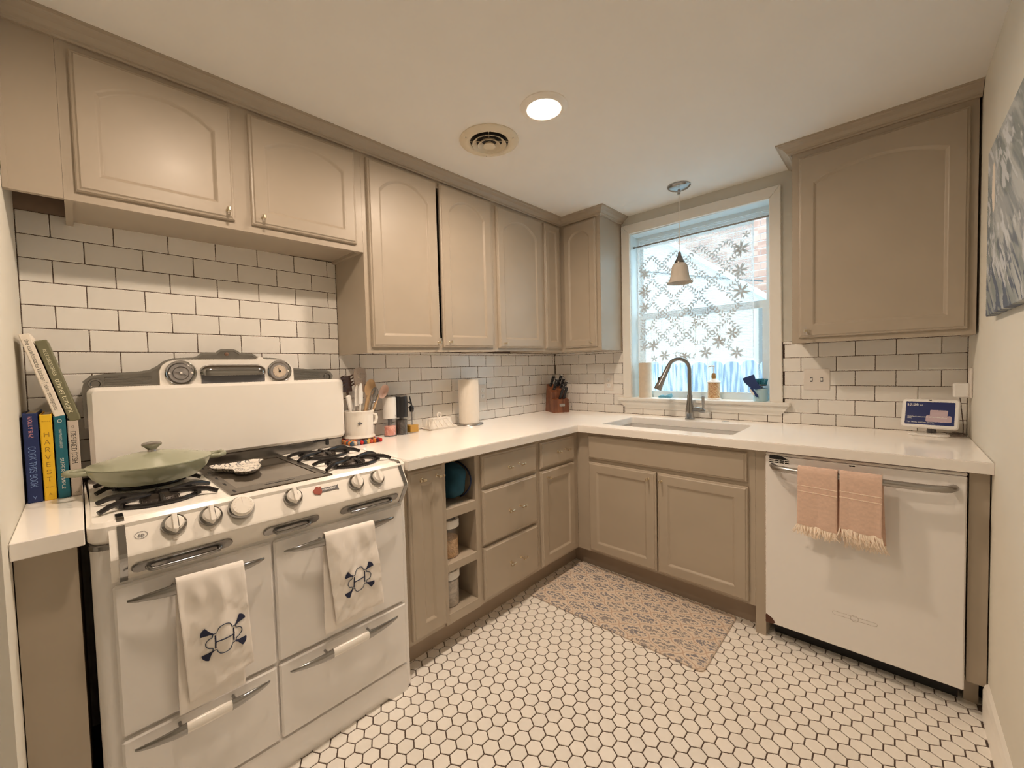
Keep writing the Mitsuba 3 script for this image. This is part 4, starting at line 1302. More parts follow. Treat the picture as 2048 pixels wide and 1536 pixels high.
for i, yc in enumerate((-2.525, -2.178)):
    A = on_left(0.1072, yc, 1.286)
    k = obj('gauge', moved(lathe([(0.037, 0), (0.047, 0), (0.049, 0.006), (0.046, 0.011), (0.042, 0.009), (0.037, 0.003)], 36), A), M_CHROME, gk, 30, label='round grey clock dial on the left' if i == 0 else 'round cream timer dial on the right')
    obj('gauge_face', moved(lathe([(0, 0.0025), (0.0415, 0.0025), (0.0415, 0.0), (0, 0.0)][::-1], 36), A), M_GAUGE, k)
    if i == 1:
        obj('gauge_disc', moved(lathe([(0.027, 0.0025), (0.027, 0.0045), (0, 0.0055)], 32), A), M_DIAL, k)
        obj('ticks', moved(join(*[moved(box(-0.0005, 0.0005, 0.0215, 0.0255, 0.0055, 0.006), rot(q, (0, 0, 1))) for q in range(0, 360, 20)]), A), M_BLACK, k)
        obj('hand', moved(join(extr([(-0.001, 0), (0.001, 0), (0.0004, 0.018), (-0.0004, 0.018)], 0.001, 0.0065), lathe([(0, 0.0055), (0.005, 0.0055), (0.004, 0.009), (0, 0.010)], 14)), A @ rot(22, (0, 0, 1))), M_BLACK, k)
    else:
        obj('ring', moved(lathe([(0.0235, 0.0025), (0.026, 0.0025), (0.025, 0.006), (0.0235, 0.0025)], 32), A), M_CHROME_D, k)
        obj('hand', moved(join(moved(extr([(-0.0012, 0), (0.0012, 0), (0.0004, 0.020), (-0.0004, 0.020)], 0.001, 0.006), rot(75, (0, 0, 1))), moved(extr([(-0.0012, 0), (0.0012, 0), (0.0004, 0.022), (-0.0004, 0.022)], 0.001, 0.006), rot(-120, (0, 0, 1)))), A), M_BLACK, k)
        obj('hub', moved(lathe([(0, 0.006), (0.0045, 0.006), (0.0035, 0.0085), (0, 0.009)], 14), A), M_CERAMIC, k)
    obj('dot', moved(join(*[moved(lathe([(0, 0.0025), (0.0042, 0.0025), (0.003, 0.005), (0, 0.0055)], 12), None, (s, 0, 0)) for s in ((-0.035, 0.035) if i == 0 else (0.035,))]), A), M_CERAMIC, k)
# visor lamp between the gauges
vis = [[(0.107 + 0.030 * math.sin(t_) * k_, y, 1.285 + 0.033 * math.cos(t_) * k_) for t_ in np.linspace(-0.15, math.pi * 0.62, 12)] for y, k_ in ((-2.466, 0.25), (-2.463, 0.6), (-2.45, 0.9), (-2.43, 1.0), (-2.27, 1.0), (-2.252, 0.9), (-2.238, 0.6), (-2.235, 0.25))]
obj('lamp_visor', grid(vis), M_CHROME, gk, True, label='rounded chrome lamp visor')
obj('lamp_recess', box(0.1075, 0.109, -2.462, -2.238, 1.240, 1.284), M_GREY, gk)
for a, b in ((-2.735, -2.608), (-2.112, -1.985)):
    obj('louvre', join(*[box(0.080, 0.0835, a, b, 1.246 + 0.0085 * i, 1.250 + 0.0085 * i, 0.001) for i in range(4)]), M_CHROME, gk)
for yc in (-2.758, -1.955):
    obj('end_boss', moved(lathe([(0.010, 0), (0.019, 0), (0.018, 0.006), (0.013, 0.006), (0.011, 0.003)], 24), on_left(0.080, yc, 1.254)), M_CHROME, gk, 30)

# ------------------------------------------------------------------ pan, spoon rest
pk = thing('braiser', 'sage green lidded braiser standing on the left burners', 'pan')
PX, PY = 0.372, -2.645
Zp = 0.9455
obj('pot', lathe([(0, 0), (0.105, 0), (0.118, 0.004), (0.140, 0.026), (0.152, 0.050), (0.154, 0.056), (0.148, 0.056), (0.138, 0.030), (0.116, 0.008), (0, 0.006)], 56, (PX, PY, Zp)), M_SAGE, pk, 40)
lid = obj('lid', lathe([(0, 0.088), (0.022, 0.087), (0.06, 0.083), (0.10, 0.074), (0.138, 0.063), (0.153, 0.060), (0.1535, 0.0568), (0.145, 0.0565), (0, 0.0565)][::-1], 56, (PX, PY, Zp)), M_SAGE, pk, 40)
obj('lid_knob', lathe([(0, 0.086), (0.012, 0.086), (0.011, 0.094), (0.016, 0.100), (0.025, 0.108), (0.026, 0.113), (0.021, 0.117), (0, 0.118)], 28, (PX, PY, Zp)), M_STEEL, lid, 40, label='steel lid knob')
for s in (-1, 1):
    pts = [(0.028, 0.146), (0.032, 0.168), (0.022, 0.186), (0, 0.190), (-0.022, 0.186), (-0.032, 0.168), (-0.028, 0.146)]
    obj('side_handle', tube([(PX + x, PY + s * (y + 0.002), Zp + 0.050 + 0.002 * (y > 0.17)) for x, y in pts], [0.0075] * 7, 10), M_SAGE, pk, 40)

rk = thing('spoon_rest', 'white spoon rest printed with a dark floral pattern on the griddle', 'spoon rest')
o = sg.Polygon([(0.255, -2.470), (0.275, -2.40), (0.262, -2.335), (0.29, -2.315), (0.34, -2.345), (0.40, -2.352), (0.455, -2.375), (0.47, -2.405), (0.44, -2.430), (0.39, -2.425), (0.36, -2.445), (0.31, -2.475)]).buffer(0.012).buffer(-0.008).buffer(0.004)
c0 = np.array(o.exterior.coords)[:-1]
cc = c0.mean(0)
lp = [np.c_[cc + (c0 - cc) * 0.80, np.full(len(c0), 0.9205)], np.c_[c0, np.full(len(c0), 0.934)], np.c_[cc + (c0 - cc) * 0.985, np.full(len(c0), 0.936)], np.c_[cc + (c0 - cc) * 0.86, np.full(len(c0), 0.928)]]
m = loft(lp)
trimesh.repair.fix_normals(m)
obj('dish', m, M_REST, rk, 40)

# ------------------------------------------------------------------ embroidered tea towels on the oven doors


def tea_towel(label, y0, y1, zt, z_l, z_r, zbk, yc, zc, seed, slant):
    """Over a door handle: front leaf down to z_l / z_r, back leaf down to zbk; y runs along the door."""
    t = thing('tea_towel', label, 'towel', 'monogrammed tea towels on the oven doors')
    rows = [('b', s) for s in np.linspace(1, 0, 9)] + [('t', a) for a in np.linspace(0, math.pi, 9)[1:-1]] + [('f', s) for s in np.linspace(0, 1, 34)]
    nu = 34
    XH = 0.7575
    Pts = []
    for kind, s in rows:
        row = []
        for u in np.linspace(0, 1, nu):
            y = y0 + u * (y1 - y0)
            zf = z_l + u * (z_r - z_l)
            if kind == 'b':
                x, z = XH - 0.013, zt - 0.016 - s * (zt - 0.016 - zbk)
                y += -0.006 * s
            elif kind == 't':
                x, z = XH - 0.013 * math.cos(s), zt - 0.016 + 0.017 * math.sin(s) - 0.008 * (u - 0.5)
            else:
                x = XH + 0.013 + 0.006 * math.sin(s * math.pi) - 0.012 * s
                z = zt - 0.016 - s * (zt - 0.016 - zf)
                y += slant * s
                f = min(1, s * 4)
                x += 0.018 * f * cloth_noise(y * 16 + z * 5, z * 9, seed, 1.0) + 0.010 * f * cloth_noise(y * 38 - z * 20, z * 34, seed + 1) + 0.008 * f * math.sin((u * 7 + s * 2.2 + seed)) * (1 - 0.5 * s) + 0.006 * min(1, s * 8) * math.exp(-s * 5) * (1 + math.sin(u * 19 + seed))
                x = max(x, 0.7285)
            row.append((x, y, z))
        Pts.append(row)
    Pts = np.array(Pts)
    obj('cloth', thick(Pts[::-1], 0.0028), M_COTTON, t, True)
    front = Pts[16:]
    fz, fy, fx = front[..., 2], front[..., 1], front[..., 0]

    def surf(y, z):
        d_ = (fy - y) ** 2 + (fz - z) ** 2
        w = 1 / (d_ + 1e-6) ** 2
        return float((w * fx).sum() / w.sum())

    def lay(path, r):
        return tube([(surf(yc + a, zc + b) + 0.001, yc + a, zc + b) for a, b in path], r, 6)

    def arc(cx, cz, rx, rz, a0, a1, n=12):
        return [(cx + rx * math.cos(q), cz + rz * math.sin(q)) for q in np.radians(np.linspace(a0, a1, n))]
    W, H = 0.024, 0.0215
    ln = []
    for sb in (1, -1):
        ln.append(lay([(-W - 0.005, sb * (H + 0.002)), (-W + 0.006, sb * (H + 0.003)), (-W + 0.0075, sb * (H + 0.009))] + [(0.0155 * math.cos(q), sb * (H + 0.009 + 0.0115 * math.sin(q))) for q in np.radians(np.linspace(170, 10, 12))] + [(W - 0.0075, sb * (H + 0.009)), (W - 0.006, sb * (H + 0.003)), (W + 0.005, sb * (H + 0.002))], 0.0011))
    for sa in (-1, 1):
        ln.append(lay([(sa * (W + 0.003), H + 0.001), (sa * (W + 0.004), H - 0.006)] + [(sa * (W + 0.004 + 0.0150 * math.sin(q)), 0.0145 * math.cos(q)) for q in np.linspace(0.12, math.pi - 0.12, 12)] + [(sa * (W + 0.004), -H + 0.006), (sa * (W + 0.003), -H - 0.001)], 0.0011))
    obj('embroidered_loops', join(*ln), M_NAVYTHREAD, t, True, label='slate blue embroidered outline')
    obj('letter', join(*[lay([(sx * 0.0215, -0.0185), (sx * 0.0215, 0.0), (sx * 0.0215, 0.0185)], 0.0019) for sx in (-1, 1)], lay([(-0.021, 0), (0, 0), (0.021, 0)], 0.0016)), M_NAVY, t, True, label='navy embroidered letter H')
    for sa, sb in ((-1, 1), (1, 1), (-1, -1), (1, -1)):
        ax, az = sa * (W + 0.003), sb * (H + 0.003)
        dx, dz = (sa * 0.75, sb * 0.66) if sa * sb > 0 else (sa * 0.9, sb * 0.44)
        L_ = 0.0245
        nx_, nz_ = -dz, dx
        fanp = [(ax + dx * L_ * q + nx_ * w_, az + dz * L_ * q + nz_ * w_) for q, w_ in ((0.0, 0.002), (0.22, 0.0025), (0.95, 0.0115), (1.07, 0.006), (1.11, 0.0), (1.07, -0.006), (0.95, -0.0115), (0.22, -0.0025), (0.0, -0.002))]
        bot = [(surf(yc + a, zc + b) + 0.0002, yc + a, zc + b) for a, b in fanp]
        top_ = [(p[0] + 0.0022, p[1], p[2]) for p in bot]
        mm = loft([bot, top_])
        trimesh.repair.fix_normals(mm)
        obj('tassel', mm, M_NAVY, t, label='navy embroidered tassel')
    return t


M_NAVYTHREAD = mat('m_slate_thread', (0.05, 0.065, 0.105), 0.8)
tea_towel('white tea towel with a navy H monogram hanging on the left oven door', -2.648, -2.497, 0.742, 0.395, 0.430, 0.372, -2.552, 0.545, 3, 0.016)
tea_towel('white tea towel with a navy H monogram hanging on the right oven door', -2.268, -2.096, 0.742, 0.425, 0.428, 0.400, -2.160, 0.552, 5, 0.026)

# ------------------------------------------------------------------ cookbooks


def cloth_mat(name, c):
    return mat(name, c, 0.55)


M_PAGES = mat('m_book_pages', (0.72, 0.66, 0.55), 0.9)


def book(label, y0, y1, z0, h, depth, cover, ink, lettering, A=None, xf=0.29):
    """Spine towards the room; A moves the whole book."""
    k = thing('cookbook', label, 'book', 'cookbooks left of the range')
    A = np.eye(4) if A is None else A
    w = y1 - y0
    x0 = xf - depth
    c = 0.003
    cov = join(box(x0, xf - 0.002, y0, y0 + c, z0, z0 + h), box(x0, xf - 0.002, y1 - c, y1, z0, z0 + h), box(xf - 0.006, xf, y0, y1, z0, z0 + h, 0.002))
    obj('cover', moved(cov, A), cover, k)
    obj('pages', moved(box(x0 + 0.004, xf - 0.006, y0 + c, y1 - c, z0 + 0.004, z0 + h - 0.004), A), M_PAGES, k)
    ym = (y0 + y1) / 2
    for s, hh, zc_, mode, im, spread in lettering:
        if mode == 'down':          # reading downwards
            F = frame((0, 0, -1), (0, 1, 0), (1, 0, 0), (xf + 0.0001, ym, z0 + zc_))
        else:
            F = frame((0, 1, 0), (0, 0, 1), (1, 0, 0), (xf + 0.0001, ym, z0 + zc_))
        obj('lettering', moved(text(s, hh, F, 0.0004, mode == 'bold', spread), A), im or ink, k)
    return k


B_NAVY = cloth_mat('m_book_navy', (0.010, 0.024, 0.115))
B_YEL = cloth_mat('m_book_yellow', (0.80, 0.50, 0.02))
B_TEAL = cloth_mat('m_book_teal', (0.010, 0.125, 0.175))
B_GREY = cloth_mat('m_book_grey', (0.52, 0.45, 0.39))
B_WHITE = cloth_mat('m_book_white', (0.78, 0.72, 0.63))
B_OLIVE = cloth_mat('m_book_olive', (0.155, 0.15, 0.085))
I_PALE = mat('m_ink_pale', (0.62, 0.60, 0.58), 0.7)
I_BLUE = mat('m_ink_blue', (0.16, 0.25, 0.50), 0.7)
I_ROSE = mat('m_ink_rose', (0.55, 0.25, 0.30), 0.7)
I_DARK = mat('m_ink_dark', (0.05, 0.045, 0.04), 0.7)
I_GOLD = mat('m_ink_gold', (0.36, 0.20, 0.02), 0.7)
I_CREAM = mat('m_ink_cream', (0.72, 0.68, 0.52), 0.7)
zc = CT + 0.0003
book('navy blue cookbook standing against the left wall', -2.9145, -2.8850, zc, 0.262, 0.23, B_NAVY, I_BLUE, [('MOLLY BAZ', 0.0085, 0.222, 'down', I_ROSE, 0.062), ('COOK THIS BOOK', 0.014, 0.105, 'down', None, 0.120), ('Y', 0.009, 0.014, 'up', I_BLUE, None)])
yl = [(ch, 0.0135, 0.196 - 0.0222 * i, 'up', None, None) for i, ch in enumerate('HARVEST')]
book('bright yellow cookbook standing between the navy and teal ones', -2.8820, -2.8575, zc, 0.256, 0.22, B_YEL, I_GOLD, yl + [('ONCE UPON A CHEF', 0.0025, 0.236, 'up', None, 0.018), ('RECIPES', 0.003, 0.040, 'up', None, 0.016), ('A', 0.007, 0.018, 'up', None, None)])
book('teal cookbook standing in the row left of the range', -2.8545, -2.8300, zc, 0.250, 0.225, B_TEAL, I_PALE, [('HALF BAKED HARVEST', 0.0055, 0.180, 'down', None, 0.058), ('SUPER SIMPLE', 0.0075, 0.075, 'down', None, 0.095), ('O', 0.010, 0.234, 'up', I_PALE, None)])
book('light grey cookbook standing closest to the range', -2.8272, -2.8045, zc, 0.233, 0.22, B_GREY, I_DARK, [('DEFINED DISH', 0.0115, 0.150, 'down', None, 0.098), ('O', 0.006, 0.214, 'up', None, None), ('HMH', 0.003, 0.012, 'up', None, None)])
# the two leaning books
tilt = math.degrees(math.atan2(0.060, 0.248))
A1 = rot(tilt, (1, 0, 0), (0.29, -2.8305, 1.1645))
book('white cookbook leaning over the row against the left wall', -2.8525, -2.8305, 1.1645, 0.252, 0.20, B_WHITE, I_DARK, [('the comfortable kitchen | alex snodgrass', 0.0085, 0.128, 'down', None, 0.215)], A1)
A2 = rot(tilt, (1, 0, 0), (0.29, -2.7985, 1.1475))
book('olive green cookbook leaning over the row beside the white one', -2.8225, -2.7985, 1.1475, 0.252, 0.20, B_OLIVE, I_CREAM, [('ALEX SNODGRASS', 0.0075, 0.185, 'down', None, 0.080), ('dinner tonight', 0.0115, 0.080, 'down', None, 0.105)], A2)

# ------------------------------------------------------------------ utensil crock on its felt trivet
cols = [(0.10, 0.11, 0.13), (0.62, 0.33, 0.18), (0.55, 0.10, 0.06), (0.55, 0.035, 0.03), (0.62, 0.42, 0.12), (0.05, 0.09, 0.13), (0.60, 0.19, 0.04), (0.09, 0.015, 0.035), (0.22, 0.24, 0.30), (0.70, 0.52, 0.36)]
for i, c in enumerate(cols):
    mat(f'm_felt_{i}', c, 0.95)
tk = thing('felt_trivet', 'trivet of many coloured felt balls under the utensil crock', 'trivet')
ball = trimesh.creation.icosphere(subdivisions=2, radius=0.0120)
bpl = [mikit.ply(ball, f'm_felt_{i}', True) for i in range(len(cols))]
for i in range(8):
    for j in range(10):
        x, y = 0.203 - 0.0215 * i, -1.9025 + 0.0168 * j
        c = (j * 3 + i * 5 + rng.integers(2)) % len(cols)
        if i == 0:
            c = (5, 9, 8, 3, 5, 4, 2, 6, 7, 3)[j]
        scene[key_of('felt_ball', tk)] = {**bpl[c], 'to_world': T().translate((x, y, CT + 0.0105)).scale((1.0, 0.72, 0.88))}
KX, KY, KZ = 0.100, -1.812, CT + 0.0212
ck = thing('utensil_crock', 'white ceramic crock full of kitchen utensils beside the range', 'crock')
obj('jar', lathe([(0, 0), (0.074, 0), (0.078, 0.004), (0.074, 0.014), (0.070, 0.020), (0.069, 0.118), (0.073, 0.128), (0.074, 0.138), (0.070, 0.141), (0.064, 0.138), (0.063, 0.012), (0, 0.010)], 40, (KX, KY, KZ)), M_CERAMIC, ck, 40)
obj('ear', tube([(KX + 0.015, KY + 0.066, KZ + 0.118), (KX + 0.018, KY + 0.085, KZ + 0.112), (KX + 0.018, KY + 0.088, KZ + 0.095), (KX + 0.018, KY + 0.082, KZ + 0.072), (KX + 0.018, KY + 0.070, KZ + 0.066)], [0.006, 0.008, 0.009, 0.008, 0.006], 10), M_CERAMIC, ck, 40)
A = frame((-0.55, 0.835, 0), (0, 0, 1), (0.835, 0.55, 0), (KX + 0.062, KY - 0.033, KZ + 0.080))
A = on_left(KX + 0.0655, KY - 0.028, KZ + 0.079)
obj('emblem', moved(extr(sg.Polygon([(-0.012, 0.0), (-0.004, 0.006), (0.002, 0.009), (0.006, 0.003), (0.012, 0.004), (0.011, -0.004), (0.002, -0.005), (-0.004, -0.008)]), 0.004, -0.001), A), M_GREY, ck)


def stick(p0, p1, r0, r1, n=10):
    p0, p1 = np.array(p0), np.array(p1)
    return tube([p0 + (p1 - p0) * s for s in np.linspace(0, 1, 5)], np.linspace(r0, r1, 5), n)


def blade_frame(p0, p1, face=(1, 0.35, 0)):
    """Local y along p0->p1, z facing the room."""
    y = np.array(p1, float) - np.array(p0, float)
    y /= np.linalg.norm(y)
    z = np.array(face, float)
    z -= y * (z @ y)
    z /= np.linalg.norm(z)
    return frame(np.cross(y, z), y, z, p1)


kb = np.array([KX, KY, KZ + 0.03])


def base_at(dx, dy):
    return kb + np.array([dx, dy, 0])


t = thing('slotted_turner', 'beige perforated turner, the tallest tool in the crock', 'turner')
p0, p1 = base_at(-0.02, 0.01), np.array([0.075, -1.788, 1.185])
obj('handle', stick(p0, p1, 0.006, 0.006), M_BAMBOO, t, 40)
head = sg.Polygon([(-0.028, -0.01), (0.028, -0.01), (0.038, 0.07), (0.030, 0.10), (0.0, 0.108), (-0.034, 0.098), (-0.040, 0.07)]).buffer(0.006)
for i in range(-2, 3):
    for j in range(4):
        head = head.difference(sg.Point(i * 0.0125, 0.022 + 0.019 * j).buffer(0.0032, 8))
obj('head', moved(extr(head, 0.003), blade_frame(p0, p1)), mat('m_taupe_nylon', (0.42, 0.33, 0.26), 0.5), t)
t = thing('wooden_spoon', 'light wooden slotted spoon in the middle of the crock', 'spoon')
p0, p1 = base_at(0.01, 0.0), np.array([0.125, -1.768, 1.150])
obj('handle', stick(p0, p1, 0.007, 0.0085), M_BAMBOO, t, 40)
ell = lathe([(0, -0.006), (0.6, -0.0055), (0.92, 0.001), (1.0, 0.005), (0.9, 0.004), (0.55, -0.002), (0, -0.003)], 24)
ell.apply_scale((0.026, 0.045, 1.0))
obj('bowl', moved(ell, blade_frame(p0, p1 + np.array([0.0, 0.010, 0.040]), (1, -0.3, 0.3))), M_BAMBOO, t, 40)
t = thing('pasta_fork', 'dark brown pasta fork at the left of the crock', 'pasta fork')
p0, p1 = base_at(0.0, -0.03), np.array([0.085, -1.862, 1.190])
mt = mat('m_dark_brown', (0.07, 0.035, 0.025), 0.45)
obj('handle', stick(p0, p1, 0.006, 0.006), mt, t, 40)
fk_ = moved(extr(sg.box(-0.022, -0.01, 0.022, 0.055).buffer(0.008), 0.004), blade_frame(p0, p1))
F = blade_frame(p0, p1)
tn = [moved(tube([(-0.026, 0.012 + 0.016 * i, 0.0), (-0.030, 0.014 + 0.016 * i, 0.014), (-0.030, 0.018 + 0.016 * i, 0.028)], [0.004, 0.004, 0.0025], 8), F) for i in range(4)] + [moved(tube([(0.022, 0.012 + 0.016 * i, 0.0), (0.026, 0.014 + 0.016 * i, 0.014), (0.026, 0.018 + 0.016 * i, 0.028)], [0.004, 0.004, 0.0025], 8), F) for i in range(4)]
obj('head', join(fk_, *tn), mt, t)
for i, (dx, dy, e, wdt) in enumerate(((0.025, -0.028, (0.150, -1.846, 1.175), 0.010), (0.03, -0.012, (0.162, -1.832, 1.185), 0.009))):
    t = thing('silicone_spatula', 'slim white silicone spatula in the crock, the %s of the two' % ('left' if i == 0 else 'right'), 'spatula')
    p0 = base_at(dx, dy)
    p1 = np.array(e) - (0, 0, 0.06)
    obj('handle', stick(p0, p1, 0.005, 0.005), M_STEEL if i == 0 else M_WHITE, t, 40)
    obj('blade', moved(extr(sg.Polygon([(-wdt, -0.008), (wdt, -0.008), (wdt * 1.05, 0.04), (wdt * 0.1, 0.092), (-wdt, 0.075)]).buffer(0.003), 0.006), blade_frame(p0, p1)), M_WHITE, t)
t = thing('tongs', 'steel tongs with a white grip leaning left in the crock', 'tongs')
p0, p1 = base_at(0.0, -0.02), np.array([0.124, -1.868, 1.090])
obj('arm', stick(p0, p1, 0.006, 0.007), M_STEEL, t, 40)
obj('grip', moved(slab(rounded(0.026, 0.085, 0.008) + np.array([0, 0.030]), 0, 0.014, 0.003), blade_frame(p0, p1)), M_WHITE, t, 40)
t = thing('whisk', 'small wire whisk standing in the crock', 'whisk')
p0, p1 = base_at(0.02, 0.03), np.array([0.145, -1.757, 1.110])
obj('handle', stick(p0, p1, 0.006, 0.006), M_STEEL, t, 40)
F = blade_frame(p0, p1)
wr = []
for a in range(0, 180, 30):
    lp_ = [(0.019 * math.sin(q) ** 0.8 * math.cos(math.radians(a)) * (1 if q < math.pi else -1) if False else 0.019 * math.sin(q) * math.cos(math.radians(a)), 0.042 - 0.042 * math.cos(q) if q < math.pi else 0, 0.019 * math.sin(q) * math.sin(math.radians(a))) for q in np.linspace(0.05, math.pi, 14)]
    wr.append(moved(tube(lp_, 0.0012, 6), F))
    wr.append(moved(tube([(-x, y, -z) for x, y, z in lp_], 0.0012, 6), F))
obj('wires', join(*wr), M_CHROME, t, 40)
t = thing('ladle', 'pale pink ladle leaning right out of the crock', 'ladle')
p0, p1 = base_at(0.0, 0.035), np.array([0.115, -1.705, 1.150])
pk_ = mat('m_pale_pink', (0.62, 0.42, 0.35), 0.45)
obj('handle', stick(p0, p1, 0.0055, 0.006), M_BAMBOO, t, 40)
F = blade_frame(p0, p1 + np.array([0.005, 0.026, 0.016]), (0.9, 0.2, 0.5))
lb = lathe([(0, -0.012), (0.6, -0.010), (0.9, -0.003), (1.0, 0.004), (0.93, 0.003), (0.55, -0.006), (0, -0.008)], 24)
lb.apply_scale((0.024, 0.040, 1.0))
obj('bowl', moved(lb, F), pk_, t, 40)
t = thing('rubber_spatula', 'wide translucent beige scraper at the back right of the crock', 'spatula')
p0, p1 = base_at(-0.025, 0.03), np.array([0.070, -1.735, 1.135])
obj('handle', stick(p0, p1, 0.0055, 0.0055), M_BAMBOO, t, 40)
obj('blade', moved(extr(sg.Polygon([(-0.024, -0.01), (0.024, -0.01), (0.030, 0.05), (0.010, 0.075), (-0.030, 0.062)]).buffer(0.006), 0.005), blade_frame(p0, p1, (1, 0.1, 0))), mat('m_beige_silicone', (0.55, 0.45, 0.38), 0.4), t)

# ------------------------------------------------------------------ grinders, oil, butter dish, paper towels


def grinder(label, x, y, top_mat, fill_mat, fill, tag_):
    t = thing('grinder', label, 'grinder', 'grinders beside the crock')
    g = lathe([(0, 0), (0.0325, 0), (0.034, 0.003), (0.034, 0.100), (0.031, 0.100), (0.031, 0.006), (0, 0.006)], 28, (x, y, CT + 0.0003))
    obj('fill', lathe([(0, 0.0065), (0.0305, 0.0065), (0.0305, fill), (0, fill + 0.004)], 24, (x, y, CT + 0.0003)), fill_mat, t, 40)
    thin = lathe([(0.0335, 0.002), (0.0335, 0.100)], 28, (x, y, CT + 0.0003))
    obj('glass_jar', thin, 'm_glass', t, True, label='clear glass jar')
    obj('base', lathe([(0, 0), (0.034, 0), (0.0345, 0.004), (0.031, 0.006), (0, 0.006)], 28, (x, y, CT + 0.0003)), M_GREY, t, 40)
    obj('head', lathe([(0, 0.099), (0.0355, 0.099), (0.0365, 0.102), (0.0365, 0.212), (0.0335, 0.2165), (0, 0.2165)], 32, (x, y, CT)), top_mat, t, 40)
    obj('cap', lathe([(0.030, 0.2165), (0.034, 0.2165), (0.034, 0.221), (0.030, 0.223), (0, 0.223)], 28, (x, y, CT)), M_STEEL, t, 40)
    obj('spindle', tube([(x, y, CT + 0.05), (x, y, CT + 0.10)], [0.010, 0.012], 12), M_GREY, t, 40)
    A = frame((-0.78, 0.62, 0), (0, 0, 1), (0.62, 0.78, 0), (0, 0, 0))
    return t


g = grinder('white electric grinder filled with pink salt', 0.080, -1.6235, M_WHITE, M_SALT, 0.056, None)
obj('brand_mark', moved(extr(sg.box(-0.007, -0.0012, 0.007, 0.0012), 0.001), frame((-0.45, 0.893, 0), (0, 0, 1), (0.893, 0.45, 0), (0.080 + 0.0365 * 0.893, -1.6235 + 0.0365 * 0.45, CT + 0.112))), M_GREY, g)
g = grinder('black electric grinder filled with peppercorns', 0.080, -1.5505, M_BLACKP, M_PEPPER, 0.085, None)
t = thing('oil_bottle', 'square glass oil bottle with a black pourer', 'bottle')
OX, OY = 0.080, -1.4815
obj('oil', slab(rounded(0.056, 0.056, 0.010) + np.array([OX, OY]), CT + 0.006, CT + 0.046, 0.002), 'm_oil', t)
bt = [at_z(rounded(0.063, 0.063, 0.012) + np.array([OX, OY]), z) for z in (CT + 0.0005, CT + 0.090, CT + 0.101)]
nk = [at_z(rounded(0.063 * s, 0.063 * s, 0.012 * s + 0.010 * (1 - s)) + np.array([OX, OY]), z) for s, z in ((0.55, CT + 0.112), (0.38, CT + 0.120), (0.38, CT + 0.132))]
obj('glass', loft(bt + nk, cap0=True, cap1=False), 'm_glass', t, 40)
obj('pourer', join(lathe([(0, 0.122), (0.010, 0.122), (0.013, 0.136), (0.013, 0.150), (0.009, 0.158), (0, 0.160)], 18, (OX, OY, CT)), tube([(OX, OY, CT + 0.158), (OX, OY - 0.004, CT + 0.182), (OX, OY - 0.012, CT + 0.212)], [0.0045, 0.004, 0.003], 10), tube([(OX, OY - 0.006, CT + 0.176), (OX, OY - 0.022, CT + 0.178)], [0.006, 0.004], 8)), M_BLACKP, t, 40)
obj('dip_tube', tube([(OX, OY, CT + 0.02), (OX, OY, CT + 0.122)], 0.003, 8), M_GREY, t)

t = thing('butter_dish', 'white lattice butter dish with a ring handle', 'butter dish')
bo = rounded(0.115, 0.205, 0.02)
A = rotz(-4)
A[:3, 3] = (0.080, -1.287, CT + 0.0003)
obj('plate', moved(loft([at_z(bo * 0.86, 0), at_z(bo * 0.9, 0.004), at_z(bo, 0.012), at_z(bo * 0.98, 0.0135), at_z(bo * 0.84, 0.008)]), A), M_CERAMIC, t, 40)
l0, l1 = rounded(0.082, 0.165, 0.012), rounded(0.058, 0.135, 0.012)
cov = obj('cover', moved(loft([at_z(l0, 0.010), at_z(l1, 0.062), at_z(l1 * 0.94, 0.067)]), A), M_CERAMIC, t, 40)
rb = []
for i in range(5):
    for s in (-1, 1):
        yb_, yt_ = -0.078 + 0.039 * i, (-0.078 + 0.039 * i + s * 0.036)
        if abs(yt_) < 0.088:
            rb.append(tube([(0.0415, yb_ * 0.98, 0.013), (0.0300, yt_ * 0.8, 0.062)], 0.0032, 6))
rb.append(tube([(0.030, -0.065, 0.064), (0.030, 0.065, 0.064)], 0.0035, 6))
for i in range(2):
    for s in (-1, 1):
        rb.append(tube([(0.02 - 0.04 * i, -0.0835, 0.013), ((0.02 - 0.04 * i + s * 0.03) * 0.7, -0.0695, 0.062)], 0.0032, 6))
obj('lattice', moved(join(*rb), A), M_CERAMIC, cov, 40)
obj('ring', moved(tube([(0, 0.0145 * math.cos(a), 0.083 + 0.0145 * math.sin(a)) for a in np.linspace(0, 2 * math.pi, 25)], 0.0042, 8, False), A), M_CERAMIC, cov, 40)

hk = thing('paper_towel_holder', 'round steel paper towel stand near the outlet', 'holder')
HX_, HY_ = 0.100, -1.062
obj('base', lathe([(0, 0), (0.088, 0), (0.091, 0.003), (0.089, 0.008), (0.05, 0.011), (0, 0.011)], 40, (HX_, HY_, CT + 0.0003)), M_STEEL, hk, 40)
obj('post', join(tube([(HX_, HY_, CT + 0.01), (HX_, HY_, CT + 0.297)], 0.006, 12), lathe([(0, 0), (0.020, 0), (0.020, 0.003), (0, 0.005)], 20, (HX_, HY_, CT + 0.2935))), M_STEEL, hk, 40)
obj('side_rod', tube([(HX_ - 0.02, HY_ - 0.080, CT + 0.008), (HX_ - 0.02, HY_ - 0.080, CT + 0.055)], 0.003, 8), M_STEEL, hk, 40)
single('paper_towel_roll', lathe([(0.018, 0.0), (0.064, 0.0), (0.0655, 0.003), (0.0655, 0.279), (0.064, 0.282), (0.018, 0.282), (0.018, 0.0)], 40, (HX_, HY_, CT + 0.0115)), mat('m_paper', varied((0.82, 0.76, 0.68), 0.04, 50.0), 0.95), 'white paper towel roll standing on the steel holder', 'paper towel', 40)

